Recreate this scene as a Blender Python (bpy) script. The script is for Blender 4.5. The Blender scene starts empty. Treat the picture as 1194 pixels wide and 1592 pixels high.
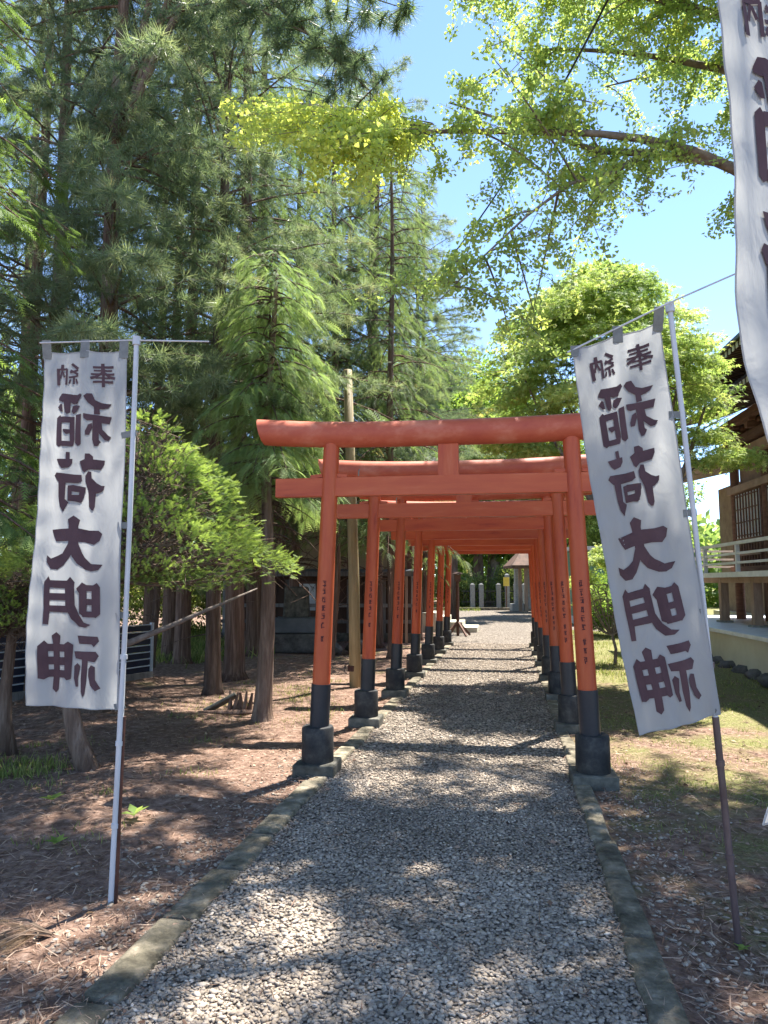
import bpy, bmesh, math, random
import numpy as np
from mathutils import Vector, Matrix
from mathutils.geometry import tessellate_polygon
R = math.radians
sc = bpy.context.scene
COL = sc.collection
# ------------------------------------------------------------------ camera
CAM_H = 1.5; FPX = 1104.0; PITCH = math.atan(111 / FPX)
cam_d = bpy.data.cameras.new('camera'); cam = bpy.data.objects.new('camera', cam_d); COL.objects.link(cam)
cam.location = (0, 0, CAM_H); cam.rotation_euler = (math.pi/2 + PITCH, 0, 0)
cam_d.sensor_fit = 'VERTICAL'; cam_d.sensor_height = 24; cam_d.lens = 24*FPX/1592
cam_d.clip_end = 3000; cam_d.clip_start = .05
sc.camera = cam
# ------------------------------------------------------------------ sky, sun, exposure
SUN_EL, SUN_AZ = 66, 40                      # azimuth clockwise from +Y
w = bpy.data.worlds.new("World"); sc.world = w; w.use_nodes = True
nt = w.node_tree; nt.nodes.clear()
sky = nt.nodes.new('ShaderNodeTexSky'); sky.sky_type = 'NISHITA'; sky.sun_disc = False
sky.sun_elevation = R(SUN_EL); sky.sun_rotation = R(SUN_AZ); sky.air_density = .62; sky.dust_density = .0; sky.ozone_density = 2.0
bg = nt.nodes.new('ShaderNodeBackground'); bg.inputs[1].default_value = .138
wo = nt.nodes.new('ShaderNodeOutputWorld')
nt.links.new(sky.outputs[0], bg.inputs[0]); nt.links.new(bg.outputs[0], wo.inputs[0])
sun_d = bpy.data.lights.new('sun', 'SUN'); sun_d.energy = 5.0; sun_d.angle = R(.53); sun_d.color = (1, .95, .87)
sun = bpy.data.objects.new('sun', sun_d); COL.objects.link(sun)
sd = Vector((math.cos(R(SUN_EL))*math.sin(R(SUN_AZ)), math.cos(R(SUN_EL))*math.cos(R(SUN_AZ)), math.sin(R(SUN_EL))))
sun.rotation_euler = sd.to_track_quat('Z', 'Y').to_euler(); sun.location = (8, 10, 25)
sc.view_settings.view_transform = 'Standard'; sc.view_settings.look = 'None'
sc.view_settings.exposure = 1.85; sc.view_settings.gamma = 1
sc.cycles.max_bounces = 8; sc.cycles.diffuse_bounces = 6; sc.cycles.transmission_bounces = 6
sc.cycles.glossy_bounces = 2; sc.cycles.transparent_max_bounces = 4
# ------------------------------------------------------------------ helpers
rs = np.random.RandomState(7); random.seed(7)
def rn(a, b): return a + (b-a)*random.random()
def at(u, v, Y):                             # photo pixel + distance ahead -> world point
    a = (u-597)/FPX; b = (796-v)/FPX
    d = (a, math.cos(PITCH)-b*math.sin(PITCH), math.sin(PITCH)+b*math.cos(PITCH)); t = Y/d[1]
    return Vector((d[0]*t, Y, CAM_H+d[2]*t))
def tag(o, label=None, cat=None, group=None, kind=None):
    if label: o['label'] = label
    if cat: o['category'] = cat
    if group: o['group'] = group
    if kind: o['kind'] = kind
    return o
def empty(name, loc, rz=0):
    o = bpy.data.objects.new(name, None); COL.objects.link(o); o.location = loc; o.rotation_euler = (0, 0, rz)
    o.empty_display_size = .1; return o
def copy_tree(o, parent=None):
    c = o.copy(); COL.objects.link(c)
    if parent: c.parent = parent; c.matrix_parent_inverse = o.matrix_parent_inverse.copy()
    for ch in list(o.children): copy_tree(ch, c)
    return c
class MB:
    def __init__(s): s.v = []; s.f = []
    def box(s, c, d, rz=0, rot=None, taper=1.0):
        M = rot if rot is not None else Matrix.Rotation(rz, 3, 'Z'); n = len(s.v)
        for z in (-.5, .5):
            k = taper if z > 0 else 1
            for x, y in ((-.5, -.5), (.5, -.5), (.5, .5), (-.5, .5)):
                s.v.append(tuple(Vector(c)+M@Vector((x*d[0]*k, y*d[1]*k, z*d[2]))))
        s.f += [(n+3, n+2, n+1, n), (n+4, n+5, n+6, n+7)]+[(n+i, n+(i+1) % 4, n+4+(i+1) % 4, n+4+i) for i in range(4)]
        return s
    def bar(s, a, b, wd, ht, up=(0, 0, 1)):
        a = Vector(a); b = Vector(b); x = (b-a).normalized(); y = Vector(up).cross(x).normalized(); z = x.cross(y)
        M = Matrix((x, y, z)).transposed(); return s.box((a+b)/2, ((b-a).length, wd, ht), rot=M)
    def tube(s, pts, rad, n=8, caps=True, jit=0, flat=1.0):
        pts = [Vector(p) for p in pts]
        if not hasattr(rad, '__len__'): rad = [rad]*len(pts)
        base = len(s.v); ref = Vector((0, 0, 1))
        d0 = (pts[1]-pts[0]).normalized()
        if abs(d0.z) > .8: ref = Vector((1, 0, 0))
        for i, p in enumerate(pts):
            d = (pts[min(i+1, len(pts)-1)]-pts[max(i-1, 0)]).normalized()
            x = (ref-d*ref.dot(d)).normalized(); y = d.cross(x); ref = x
            for k in range(n):
                a = 2*math.pi*k/n; r = rad[i]*(1+(rn(-jit, jit) if jit else 0))
                s.v.append(tuple(p+x*math.cos(a)*r*flat+y*math.sin(a)*r))
        for i in range(len(pts)-1):
            for k in range(n):
                a = base+i*n+k; b = base+i*n+(k+1) % n; s.f.append((a, b, b+n, a+n))
        if caps:
            s.f.append(tuple(base+k for k in range(n-1, -1, -1))); e = base+(len(pts)-1)*n; s.f.append(tuple(e+k for k in range(n)))
        return s
    def lathe(s, prof, c=(0, 0, 0), n=24):
        return s.tube([(c[0], c[1], c[2]+z) for r, z in prof], [r for r, z in prof], n)
    def quad(s, a, b, c, d):
        n = len(s.v); s.v += [tuple(a), tuple(b), tuple(c), tuple(d)]; s.f.append((n, n+1, n+2, n+3)); return s
    def build(s, name, mat, parent=None, smooth=False, bevel=0, loc=None, sharp=35):
        me = bpy.data.meshes.new(name); me.from_pydata(s.v, [], s.f); me.materials.append(mat)
        if smooth:
            me.polygons.foreach_set('use_smooth', [True]*len(me.polygons))
            try: me.set_sharp_from_angle(angle=R(sharp))
            except Exception: pass
        me.update(); o = bpy.data.objects.new(name, me); COL.objects.link(o)
        if parent: o.parent = parent
        if loc is not None: o.location = loc
        if bevel:
            m = o.modifiers.new('edge', 'BEVEL'); m.width = bevel; m.segments = 2; m.limit_method = 'ANGLE'
        return o
def fastmesh(name, V, F, mat, tint=None, smooth=False):
    V = np.ascontiguousarray(V, np.float32).reshape(-1, 3); F = np.ascontiguousarray(F, np.int32)
    me = bpy.data.meshes.new(name); k = F.shape[1]
    me.vertices.add(len(V)); me.vertices.foreach_set('co', V.ravel())
    me.loops.add(F.size); me.loops.foreach_set('vertex_index', F.ravel())
    me.polygons.add(len(F)); me.polygons.foreach_set('loop_start', np.arange(0, F.size, k, dtype=np.int32))
    me.polygons.foreach_set('loop_total', np.full(len(F), k, np.int32))
    if smooth: me.polygons.foreach_set('use_smooth', np.ones(len(F), bool))
    if tint is not None:
        a = me.attributes.new('tint', 'FLOAT', 'POINT'); a.data.foreach_set('value', np.ascontiguousarray(tint, np.float32))
    me.update(calc_edges=True); me.materials.append(mat); return me
def link(name, me, parent=None, loc=(0, 0, 0)):
    o = bpy.data.objects.new(name, me); COL.objects.link(o); o.location = loc
    if parent: o.parent = parent
    return o
def nrm(a): return a/np.maximum(np.linalg.norm(a, axis=-1, keepdims=True), 1e-9)
def frames(D, up=None, roll=.5):
    D = nrm(D); n = len(D)
    U = np.tile([0, 0, 1.], (n, 1)) if up is None else nrm(up)
    U = U+rs.normal(0, roll, (n, 3)); S = nrm(np.cross(U, D)); N = np.cross(D, S)
    return np.stack([D, S, N], 1)            # rows: local axes
def scatter(T, P, D, S, up=None, roll=.5, tint=None):
    """T = template (V,F[,t]); places a copy at each P looking along D scaled S"""
    V, F = T[0], T[1]; tv = T[2] if len(T) > 2 else np.zeros(len(V))
    M = frames(D, up, roll); out = np.einsum('vi,nij->nvj', V, M)*S[:, None, None]+P[:, None, :]
    n = len(P); FF = (F[None]+(np.arange(n)*len(V))[:, None, None]).reshape(-1, F.shape[1])
    t = (rs.rand(n) if tint is None else tint)[:, None]*np.ones(len(V))[None]+tv[None]
    return out.reshape(-1, 3), FF, t.ravel()
def join(parts):
    Vs, Fs, Ts, o = [], [], [], 0
    for V, F, t in parts: Vs.append(V); Fs.append(F+o); Ts.append(t); o += len(V)
    return np.concatenate(Vs), np.concatenate(Fs), np.concatenate(Ts)
# ------------------------------------------------------------------ materials
def newmat(name):
    m = bpy.data.materials.new(name); m.use_nodes = True; n = m.node_tree; n.nodes.clear()
    return m, n, n.nodes, n.links
def N(nodes, t, **k):
    x = nodes.new(t)
    for a, b in k.items(): setattr(x, a, b)
    return x
def ramp(nodes, stops):
    r = nodes.new('ShaderNodeValToRGB'); e = r.color_ramp.elements
    while len(e) < len(stops): e.new(.5)
    for i, (p, c) in enumerate(stops): e[i].position = p; e[i].color = (*c, 1)
    return r
def mat(name, stops, scale=8, rough=.7, bump=.3, bscale=None, spec=.3, metal=0, detail=6, stretch=(1, 1, 1), coords='Object', bdist=.01, rvar=0):
    m, t, n, l = newmat(name); out = N(n, 'ShaderNodeOutputMaterial'); p = N(n, 'ShaderNodeBsdfPrincipled')
    l.new(p.outputs[0], out.inputs[0]); p.inputs['Roughness'].default_value = rough; p.inputs['Metallic'].default_value = metal
    p.inputs['Specular IOR Level'].default_value = spec
    tc = N(n, 'ShaderNodeTexCoord'); mp = N(n, 'ShaderNodeMapping'); mp.inputs['Scale'].default_value = stretch
    l.new(tc.outputs[coords], mp.inputs[0])
    oi0 = N(n, 'ShaderNodeObjectInfo'); mo = N(n, 'ShaderNodeMath', operation='MULTIPLY'); mo.inputs[1].default_value = 37.0; l.new(oi0.outputs['Random'], mo.inputs[0]); l.new(mo.outputs[0], mp.inputs['Location'])
    no = N(n, 'ShaderNodeTexNoise'); no.inputs['Scale'].default_value = scale; no.inputs['Detail'].default_value = detail; no.inputs['Roughness'].default_value = .65
    l.new(mp.outputs[0], no.inputs['Vector']); r = ramp(n, stops); l.new(no.outputs[0], r.inputs[0])
    oi = N(n, 'ShaderNodeObjectInfo'); hs = N(n, 'ShaderNodeHueSaturation')
    ma = N(n, 'ShaderNodeMapRange'); ma.inputs[3].default_value = 1-rvar; ma.inputs[4].default_value = 1+rvar
    l.new(oi.outputs['Random'], ma.inputs[0]); l.new(ma.outputs[0], hs.inputs['Value']); l.new(r.outputs[0], hs.inputs['Color'])
    l.new(hs.outputs[0], p.inputs['Base Color'])
    if bump:
        b2 = N(n, 'ShaderNodeTexNoise'); b2.inputs['Scale'].default_value = bscale or scale*4; b2.inputs['Detail'].default_value = 8
        l.new(mp.outputs[0], b2.inputs['Vector']); b = N(n, 'ShaderNodeBump'); b.inputs['Strength'].default_value = bump; b.inputs['Distance'].default_value = bdist
        l.new(b2.outputs[0], b.inputs['Height']); l.new(b.outputs[0], p.inputs['Normal'])
    return m
def leafmat(name, stops, trans=.45, rough=.6, tstops=None):
    m, t, n, l = newmat(name); out = N(n, 'ShaderNodeOutputMaterial')
    a = N(n, 'ShaderNodeAttribute'); a.attribute_name = 'tint'
    r = ramp(n, stops); l.new(a.outputs['Fac'], r.inputs[0])
    p = N(n, 'ShaderNodeBsdfPrincipled'); p.inputs['Roughness'].default_value = rough; p.inputs['Specular IOR Level'].default_value = .25
    l.new(r.outputs[0], p.inputs['Base Color'])
    tr = N(n, 'ShaderNodeBsdfTranslucent')
    r2 = ramp(n, tstops or [(q, (min(1, c[0]*1.45), min(1, c[1]*1.4), c[2]*.9)) for q, c in stops]); l.new(a.outputs['Fac'], r2.inputs[0]); l.new(r2.outputs[0], tr.inputs[0])
    mx = N(n, 'ShaderNodeMixShader'); mx.inputs[0].default_value = trans
    l.new(p.outputs[0], mx.inputs[1]); l.new(tr.outputs[0], mx.inputs[2]); l.new(mx.outputs[0], out.inputs[0])
    return m
M_red = mat('vermilion_paint_posts', [(.25, (.26, .036, .018)), (.40, (.42, .072, .026)), (.6, (.48, .098, .032)), (.72, (.52, .14, .06)), (.85, (.58, .26, .17))], 4, .45, .35, 22, .3, stretch=(3, 3, .45), bdist=.003, rvar=.06)
M_redh = mat('vermilion_paint_beams', [(.25, (.26, .036, .018)), (.40, (.42, .072, .026)), (.6, (.48, .098, .032)), (.72, (.52, .14, .06)), (.85, (.58, .26, .17))], 4, .45, .35, 22, .3, stretch=(.45, 3, 3), bdist=.003, rvar=.06)
M_redtop = mat('sun_faded_vermilion', [(.25, (.36, .06, .034)), (.5, (.46, .10, .05)), (.65, (.54, .17, .10)), (.85, (.60, .34, .25))], 5, .55, .3, 50, .3, stretch=(.6, 1, 1), bdist=.002)
M_black = mat('black_paint', [(.3, (.012, .014, .02)), (.7, (.028, .03, .036))], 6, .32, .08, 50, .4, bdist=.002)
M_pier = mat('dark_stone_pier', [(.3, (.012, .013, .015)), (.5, (.028, .028, .028)), (.68, (.065, .062, .056)), (.8, (.12, .115, .10))], 9, .7, .5, 90, bdist=.003)
M_foot = mat('weathered_concrete', [(.28, (.03, .03, .024)), (.5, (.09, .086, .07)), (.65, (.15, .14, .115)), (.8, (.24, .225, .19))], 7, .85, .6, 60, bdist=.006, rvar=.15)
M_kerb = mat('kerb_concrete', [(.3, (.05, .043, .028)), (.45, (.12, .105, .072)), (.58, (.22, .188, .135)), (.7, (.36, .31, .23))], 9, .9, 1, 45, bdist=.012, rvar=.25)
M_ink = mat('brown_black_ink', [(.3, (.055, .030, .036)), (.7, (.085, .048, .054))], 9, .8, 0)
M_inkp = mat('inscription_ink', [(.3, (.045, .010, .010)), (.7, (.09, .016, .014))], 40, .6, 0)
M_pole = mat('grey_white_plastic_pole', [(.3, (.36, .38, .40)), (.7, (.52, .54, .56))], 14, .35, .05, 60, .5, stretch=(1, 1, .2), bdist=.002)
M_brownpole = mat('brown_plastic_coated_pole', [(.3, (.05, .03, .03)), (.7, (.12, .085, .085))], 14, .4, .1, 60, .45, stretch=(1, 1, .3), bdist=.002)
M_rust = mat('rusty_steel_stake', [(.3, (.035, .015, .012)), (.7, (.10, .04, .025))], 20, .7, .3, 80, bdist=.002)
M_tab = mat('grey_tab_cloth', [(.3, (.12, .13, .13)), (.7, (.2, .21, .2))], 30, .8, .1)
M_bark = mat('conifer_bark', [(.25, (.055, .035, .026)), (.5, (.13, .09, .068)), (.75, (.25, .19, .15))], 6, .9, 1, 14, .15, stretch=(3, 3, .35), bdist=.03, rvar=.25)
M_barkr = mat('red_brown_cedar_bark', [(.25, (.06, .036, .027)), (.5, (.15, .095, .07)), (.75, (.28, .20, .155))], 6, .9, 1, 16, .15, stretch=(4, 4, .25), bdist=.03, rvar=.25)
M_barkg = mat('grey_smooth_bark', [(.25, (.08, .062, .055)), (.5, (.17, .14, .12)), (.8, (.30, .26, .22))], 10, .85, .7, 30, .2, bdist=.01, rvar=.15)
M_twig = mat('dry_twig', [(.3, (.07, .05, .035)), (.7, (.2, .14, .10))], 10, .9, 0, rvar=.2)
M_wood = mat('old_brown_timber', [(.25, (.07, .036, .026)), (.6, (.15, .08, .056)), (.85, (.24, .145, .10))], 3, .7, .4, 20, .25, stretch=(1, 1, 6), bdist=.004, rvar=.2)
M_woodl = mat('pale_weathered_timber', [(.25, (.20, .13, .09)), (.6, (.32, .23, .17)), (.85, (.42, .33, .26))], 3, .75, .4, 20, .25, stretch=(6, 1, 1), bdist=.004, rvar=.15)
M_post = mat('tan_peeled_log', [(.25, (.16, .125, .06)), (.6, (.30, .24, .13)), (.85, (.42, .35, .2))], 4, .65, .3, 14, .3, stretch=(4, 4, .4), bdist=.004)
M_white = mat('white_painted_timber', [(.3, (.5, .52, .54)), (.7, (.68, .7, .72))], 4, .5, .1, 30)
M_shelf = mat('cream_concrete', [(.2, (.38, .35, .26)), (.55, (.52, .49, .38)), (.85, (.60, .58, .5))], 1.2, .85, .3, 30, bdist=.004)
M_tan = mat('tan_plaster_wall', [(.25, (.24, .19, .115)), (.75, (.34, .28, .175))], 1.5, .9, .2, 40, bdist=.004)
M_greyw = mat('weathered_grey_board', [(.3, (.09, .085, .08)), (.7, (.2, .19, .18))], 4, .85, .4, 20, stretch=(6, 1, .5), bdist=.004, rvar=.3)
M_brownb = mat('dark_brown_board', [(.3, (.04, .024, .018)), (.7, (.12, .068, .048))], 4, .8, .4, 20, stretch=(1, 1, .3), bdist=.004, rvar=.35)
M_roof = mat('grey_roof_sheet', [(.3, (.07, .078, .085)), (.7, (.13, .14, .15))], 3, .5, .2, 30)
M_granite = mat('pale_granite', [(.3, (.14, .14, .13)), (.5, (.23, .23, .21)), (.75, (.34, .34, .31))], 25, .8, .5, 60, bdist=.005, rvar=.15)
M_stoneD = mat('dark_boulder', [(.3, (.04, .037, .034)), (.7, (.13, .12, .11))], 6, .85, .8, 18, bdist=.02, rvar=.3)
M_navy = mat('dark_navy_panel', [(.3, (.010, .014, .03)), (.7, (.02, .028, .05))], 4, .35, .05, 30)
M_rail = mat('pale_blue_rail', [(.3, (.26, .32, .38)), (.7, (.42, .48, .54))], 6, .4, .05, 30)
M_cable = mat('black_cable', [(.3, (.015, .015, .017)), (.7, (.03, .03, .03))], 6, .5, 0)
M_yellow = mat('yellow_painted_board', [(.3, (.6, .42, .06)), (.7, (.7, .52, .1))], 6, .5, .05, 30)
M_dglass = mat('reflection_tinted_glass', [(.3, (.5, .56, .6)), (.7, (.66, .70, .74))], 2.5, .25, 0, spec=.6)  # white-blue reflection of the panes painted into their base colour
M_grn = mat('bluegreen_sheet_metal', [(.3, (.10, .24, .17)), (.7, (.16, .33, .25))], 3, .5, .1, 30)
M_skin = mat('white_wall_render', [(.3, (.55, .55, .52)), (.7, (.68, .68, .66))], 2, .8, .1, 30)
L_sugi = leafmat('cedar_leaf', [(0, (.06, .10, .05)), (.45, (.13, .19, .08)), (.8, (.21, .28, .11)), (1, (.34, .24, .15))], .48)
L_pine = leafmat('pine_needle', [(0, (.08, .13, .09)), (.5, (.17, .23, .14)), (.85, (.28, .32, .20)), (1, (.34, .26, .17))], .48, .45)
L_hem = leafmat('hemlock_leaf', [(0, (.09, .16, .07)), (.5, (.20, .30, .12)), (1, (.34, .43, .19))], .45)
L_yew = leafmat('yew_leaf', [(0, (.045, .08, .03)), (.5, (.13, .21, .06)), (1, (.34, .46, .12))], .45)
L_gink = leafmat('ginkgo_leaf', [(0, (.20, .31, .13)), (.5, (.35, .45, .16)), (1, (.54, .58, .14))], .6, .5)
L_maple = leafmat('maple_leaf', [(0, (.14, .23, .08)), (.5, (.32, .43, .15)), (.85, (.52, .58, .24)), (1, (.60, .56, .24))], .5)
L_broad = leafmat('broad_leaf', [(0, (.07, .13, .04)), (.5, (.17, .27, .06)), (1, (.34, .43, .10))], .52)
L_far = leafmat('far_leaf', [(0, (.13, .20, .09)), (.5, (.24, .34, .11)), (1, (.42, .48, .20))], .6)
L_grass = leafmat('grass_blade', [(0, (.08, .12, .03)), (.5, (.19, .24, .07)), (1, (.36, .36, .14))], .45)
L_lit = leafmat('dead_needle', [(0, (.09, .05, .035)), (.5, (.24, .145, .10)), (1, (.46, .34, .25))], .1, .8)
L_peb = leafmat('pebble_stone', [(0, (.14, .112, .085)), (.45, (.30, .245, .19)), (.8, (.44, .365, .285)), (1, (.62, .52, .415))], 0, .75)
L_dry = leafmat('brown_twiglet', [(0, (.06, .035, .022)), (1, (.26, .18, .11))], .2, .9)
def clothmat():
    m, t, n, l = newmat('banner_cloth'); out = N(n, 'ShaderNodeOutputMaterial')
    p = N(n, 'ShaderNodeBsdfPrincipled'); p.inputs['Base Color'].default_value = (.42, .44, .46, 1); p.inputs['Roughness'].default_value = .55
    tr = N(n, 'ShaderNodeBsdfTranslucent'); tr.inputs[0].default_value = (.46, .47, .47, 1)
    mx = N(n, 'ShaderNodeMixShader'); mx.inputs[0].default_value = .5
    tc = N(n, 'ShaderNodeTexCoord'); no = N(n, 'ShaderNodeTexNoise'); no.inputs['Scale'].default_value = 5; no.inputs['Detail'].default_value = 4; no.inputs['Distortion'].default_value = 1.2
    b = N(n, 'ShaderNodeBump'); b.inputs['Strength'].default_value = .45; b.inputs['Distance'].default_value = .02
    mp = N(n, 'ShaderNodeMapping'); mp.inputs['Scale'].default_value = (1.6, 1, .8); mp.inputs['Rotation'].default_value = (0, .5, 0); l.new(tc.outputs['Object'], mp.inputs[0]); l.new(mp.outputs[0], no.inputs['Vector']); l.new(no.outputs[0], b.inputs['Height']); l.new(b.outputs[0], p.inputs['Normal']); l.new(b.outputs[0], tr.inputs['Normal'])
    l.new(p.outputs[0], mx.inputs[1]); l.new(tr.outputs[0], mx.inputs[2]); l.new(mx.outputs[0], out.inputs[0]); return m
M_cloth = clothmat()
def groundmat():
    m, t, n, l = newmat('needle_litter_soil'); out = N(n, 'ShaderNodeOutputMaterial'); p = N(n, 'ShaderNodeBsdfPrincipled')
    l.new(p.outputs[0], out.inputs[0]); p.inputs['Roughness'].default_value = .95; p.inputs['Specular IOR Level'].default_value = .1
    tc = N(n, 'ShaderNodeTexCoord')
    def noise(s, d=8, rg=.65, st=(1, 1, 1), off=0):
        mp = N(n, 'ShaderNodeMapping'); mp.inputs['Scale'].default_value = st; mp.inputs['Location'].default_value = (off, off, 0); l.new(tc.outputs['Object'], mp.inputs[0])
        x = N(n, 'ShaderNodeTexNoise'); x.inputs['Scale'].default_value = s; x.inputs['Detail'].default_value = d; x.inputs['Roughness'].default_value = rg
        l.new(mp.outputs[0], x.inputs['Vector']); return x
    a = noise(14, 10, .75); r1 = ramp(n, [(.3, (.07, .042, .03)), (.46, (.17, .108, .08)), (.58, (.28, .19, .145)), (.72, (.42, .32, .25))]); l.new(a.outputs[0], r1.inputs[0])
    g = noise(60, 6, .7); r2 = ramp(n, [(.3, (.07, .075, .03)), (.5, (.17, .165, .065)), (.7, (.34, .31, .16))]); l.new(g.outputs[0], r2.inputs[0])
    # moss and thin turf lie mostly east of the path, patchy; bare needles west of it
    sx = N(n, 'ShaderNodeSeparateXYZ'); l.new(tc.outputs['Object'], sx.inputs[0])
    my = N(n, 'ShaderNodeMath', operation='MULTIPLY'); my.inputs[1].default_value = -.177; l.new(sx.outputs[1], my.inputs[0])
    ad = N(n, 'ShaderNodeMath', operation='ADD'); l.new(sx.outputs[0], ad.inputs[0]); l.new(my.outputs[0], ad.inputs[1])
    mr = N(n, 'ShaderNodeMapRange'); mr.inputs[1].default_value = -1.2; mr.inputs[2].default_value = 1.2; mr.inputs[3].default_value = -.14; mr.inputs[4].default_value = .13; l.new(ad.outputs[0], mr.inputs[0])
    my2 = N(n, 'ShaderNodeMapRange'); my2.inputs[1].default_value = 3; my2.inputs[2].default_value = 14; my2.inputs[3].default_value = -.09; my2.inputs[4].default_value = .10; l.new(sx.outputs[1], my2.inputs[0])
    pn = noise(1.1, 6, .6, off=3.3); s1 = N(n, 'ShaderNodeMath', operation='ADD'); l.new(pn.outputs[0], s1.inputs[0]); l.new(mr.outputs[0], s1.inputs[1])
    s2 = N(n, 'ShaderNodeMath', operation='ADD'); l.new(s1.outputs[0], s2.inputs[0]); l.new(my2.outputs[0], s2.inputs[1])
    r3 = ramp(n, [(.50, (0, 0, 0)), (.66, (1, 1, 1))]); l.new(s2.outputs[0], r3.inputs[0])
    mx = N(n, 'ShaderNodeMix', data_type='RGBA'); l.new(r3.outputs[0], mx.inputs[0]); l.new(r1.outputs[0], mx.inputs[6]); l.new(r2.outputs[0], mx.inputs[7])
    l.new(mx.outputs[2], p.inputs['Base Color'])
    b = N(n, 'ShaderNodeBump'); b.inputs['Strength'].default_value = .9; b.inputs['Distance'].default_value = .03; l.new(a.outputs[0], b.inputs['Height']); l.new(b.outputs[0], p.inputs['Normal'])
    return m
def gravelmat():
    m, t, n, l = newmat('grey_gravel'); out = N(n, 'ShaderNodeOutputMaterial'); p = N(n, 'ShaderNodeBsdfPrincipled')
    l.new(p.outputs[0], out.inputs[0]); p.inputs['Roughness'].default_value = .85; p.inputs['Specular IOR Level'].default_value = .2
    tc = N(n, 'ShaderNodeTexCoord'); v = N(n, 'ShaderNodeTexVoronoi'); v.inputs['Scale'].default_value = 30; v.inputs['Randomness'].default_value = 1; l.new(tc.outputs['Object'], v.inputs['Vector'])
    sp = N(n, 'ShaderNodeSeparateColor'); l.new(v.outputs['Color'], sp.inputs[0])
    r = ramp(n, [(0, (.14, .115, .092)), (.5, (.27, .225, .18)), (.85, (.40, .34, .275)), (1, (.56, .48, .40))]); l.new(sp.outputs[0], r.inputs[0])
    r2 = ramp(n, [(.0, (1, 1, 1)), (.4, (.8, .8, .8)), (.65, (.35, .35, .35))]); l.new(v.outputs['Distance'], r2.inputs[0])
    mx = N(n, 'ShaderNodeMix', data_type='RGBA', blend_type='MULTIPLY'); mx.inputs[0].default_value = 1; l.new(r.outputs[0], mx.inputs[6]); l.new(r2.outputs[0], mx.inputs[7]); l.new(mx.outputs[2], p.inputs['Base Color'])
    b = N(n, 'ShaderNodeBump'); b.invert = True; b.inputs['Strength'].default_value = 1; b.inputs['Distance'].default_value = .03; l.new(v.outputs['Distance'], b.inputs['Height']); l.new(b.outputs[0], p.inputs['Normal'])
    return m
M_ground = groundmat(); M_gravel = gravelmat()
# ------------------------------------------------------------------ the path frame
PO = np.array([.52, 5.65]); PA = np.array([math.sin(R(10)), math.cos(R(10))]); PN = np.array([math.cos(R(10)), -math.sin(R(10))])
def pp(s, t, z=0): q = PO+PA*s+PN*t; return Vector((q[0], q[1], z))
def st_of(x, y): dx = x-PO[0]; dy = y-PO[1]; return dx*PA[0]+dy*PA[1], dx*PN[0]+dy*PN[1]
END_S = 12.6                                 # kerbed path ends just past the last gate
def hgt(x, y):
    s, t = st_of(x, y); d = np.clip((np.abs(t)-1.25)/1.2, 0, 1)
    h = .035*np.sin(x*1.7+y*.8)+.03*np.sin(x*.6-y*1.3+2)+.015*np.sin(x*4.1+1)*np.sin(y*3.7)
    return h*d*(y < 30)
def ground():
    xs = np.concatenate([[-900, -200, -60, -30, -20], np.arange(-14, 16.01, .2), [20, 30, 60, 200, 900]])
    ys = np.concatenate([[-400, -60, -12, -4], np.arange(-1, 30.01, .2), [34, 40, 50, 70, 120, 300, 1500]])
    X, Y = np.meshgrid(xs, ys); V = np.stack([X, Y, hgt(X, Y)], -1).reshape(-1, 3); nx = len(xs); i = np.arange(len(ys)-1)[:, None]*nx+np.arange(nx-1)[None]
    F = np.stack([i, i+1, i+nx+1, i+nx], -1).reshape(-1, 4)
    o = link('ground', fastmesh('ground', V, F, M_ground, smooth=True)); tag(o, kind='structure')
ground()
g = MB()
ss = np.linspace(-9.5, END_S, 46)
for a, b in zip(ss[:-1], ss[1:]): g.quad(pp(a, -.98, .006), pp(a, .98, .006), pp(b, .98, .006), pp(b, -.98, .006))
# beyond the gates the gravel widens into a court
c0, c1 = pp(END_S, -.98, .006), pp(END_S, .98, .006)
g.quad(c0, c1, (9.5, 27, .006), (1.5, 25, .006)); g.quad((1.5, 25, .006), (9.5, 27, .006), (13, 39.8, .006), (.5, 39.8, .006))
tag(g.build('gravel_path', M_gravel), kind='structure')
# kerb stones
kerb_mesh = {}
for side in (-1, 1):
    wdt = .15 if side < 0 else .125
    kr = empty('kerb', pp(0, -1.0 if side < 0 else .975, 0), -R(10)); tag(kr, kind='structure')
    s = -6.5
    while s < END_S:
        L = rn(.52, .66); b = MB().box((0, 0, 0), (wdt+rn(-.015, .015), L-.02, .16))
        o = b.build('kerb_stone', M_kerb, kr, bevel=.018)
        o.location = (rn(-.008, .008), s+L/2, -.050+rn(-.009, .009)); o.rotation_euler = (rn(-.012, .012), rn(-.04, .04), rn(-.02, .02)); s += L
# far kerb
kr = empty('kerb', (7, 40, 0), 0); tag(kr, kind='structure')
for i in range(16): MB().box((-7+i*.98, 0, .07), (.95, .3, .16)).build('kerb_stone', M_kerb, kr)
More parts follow.
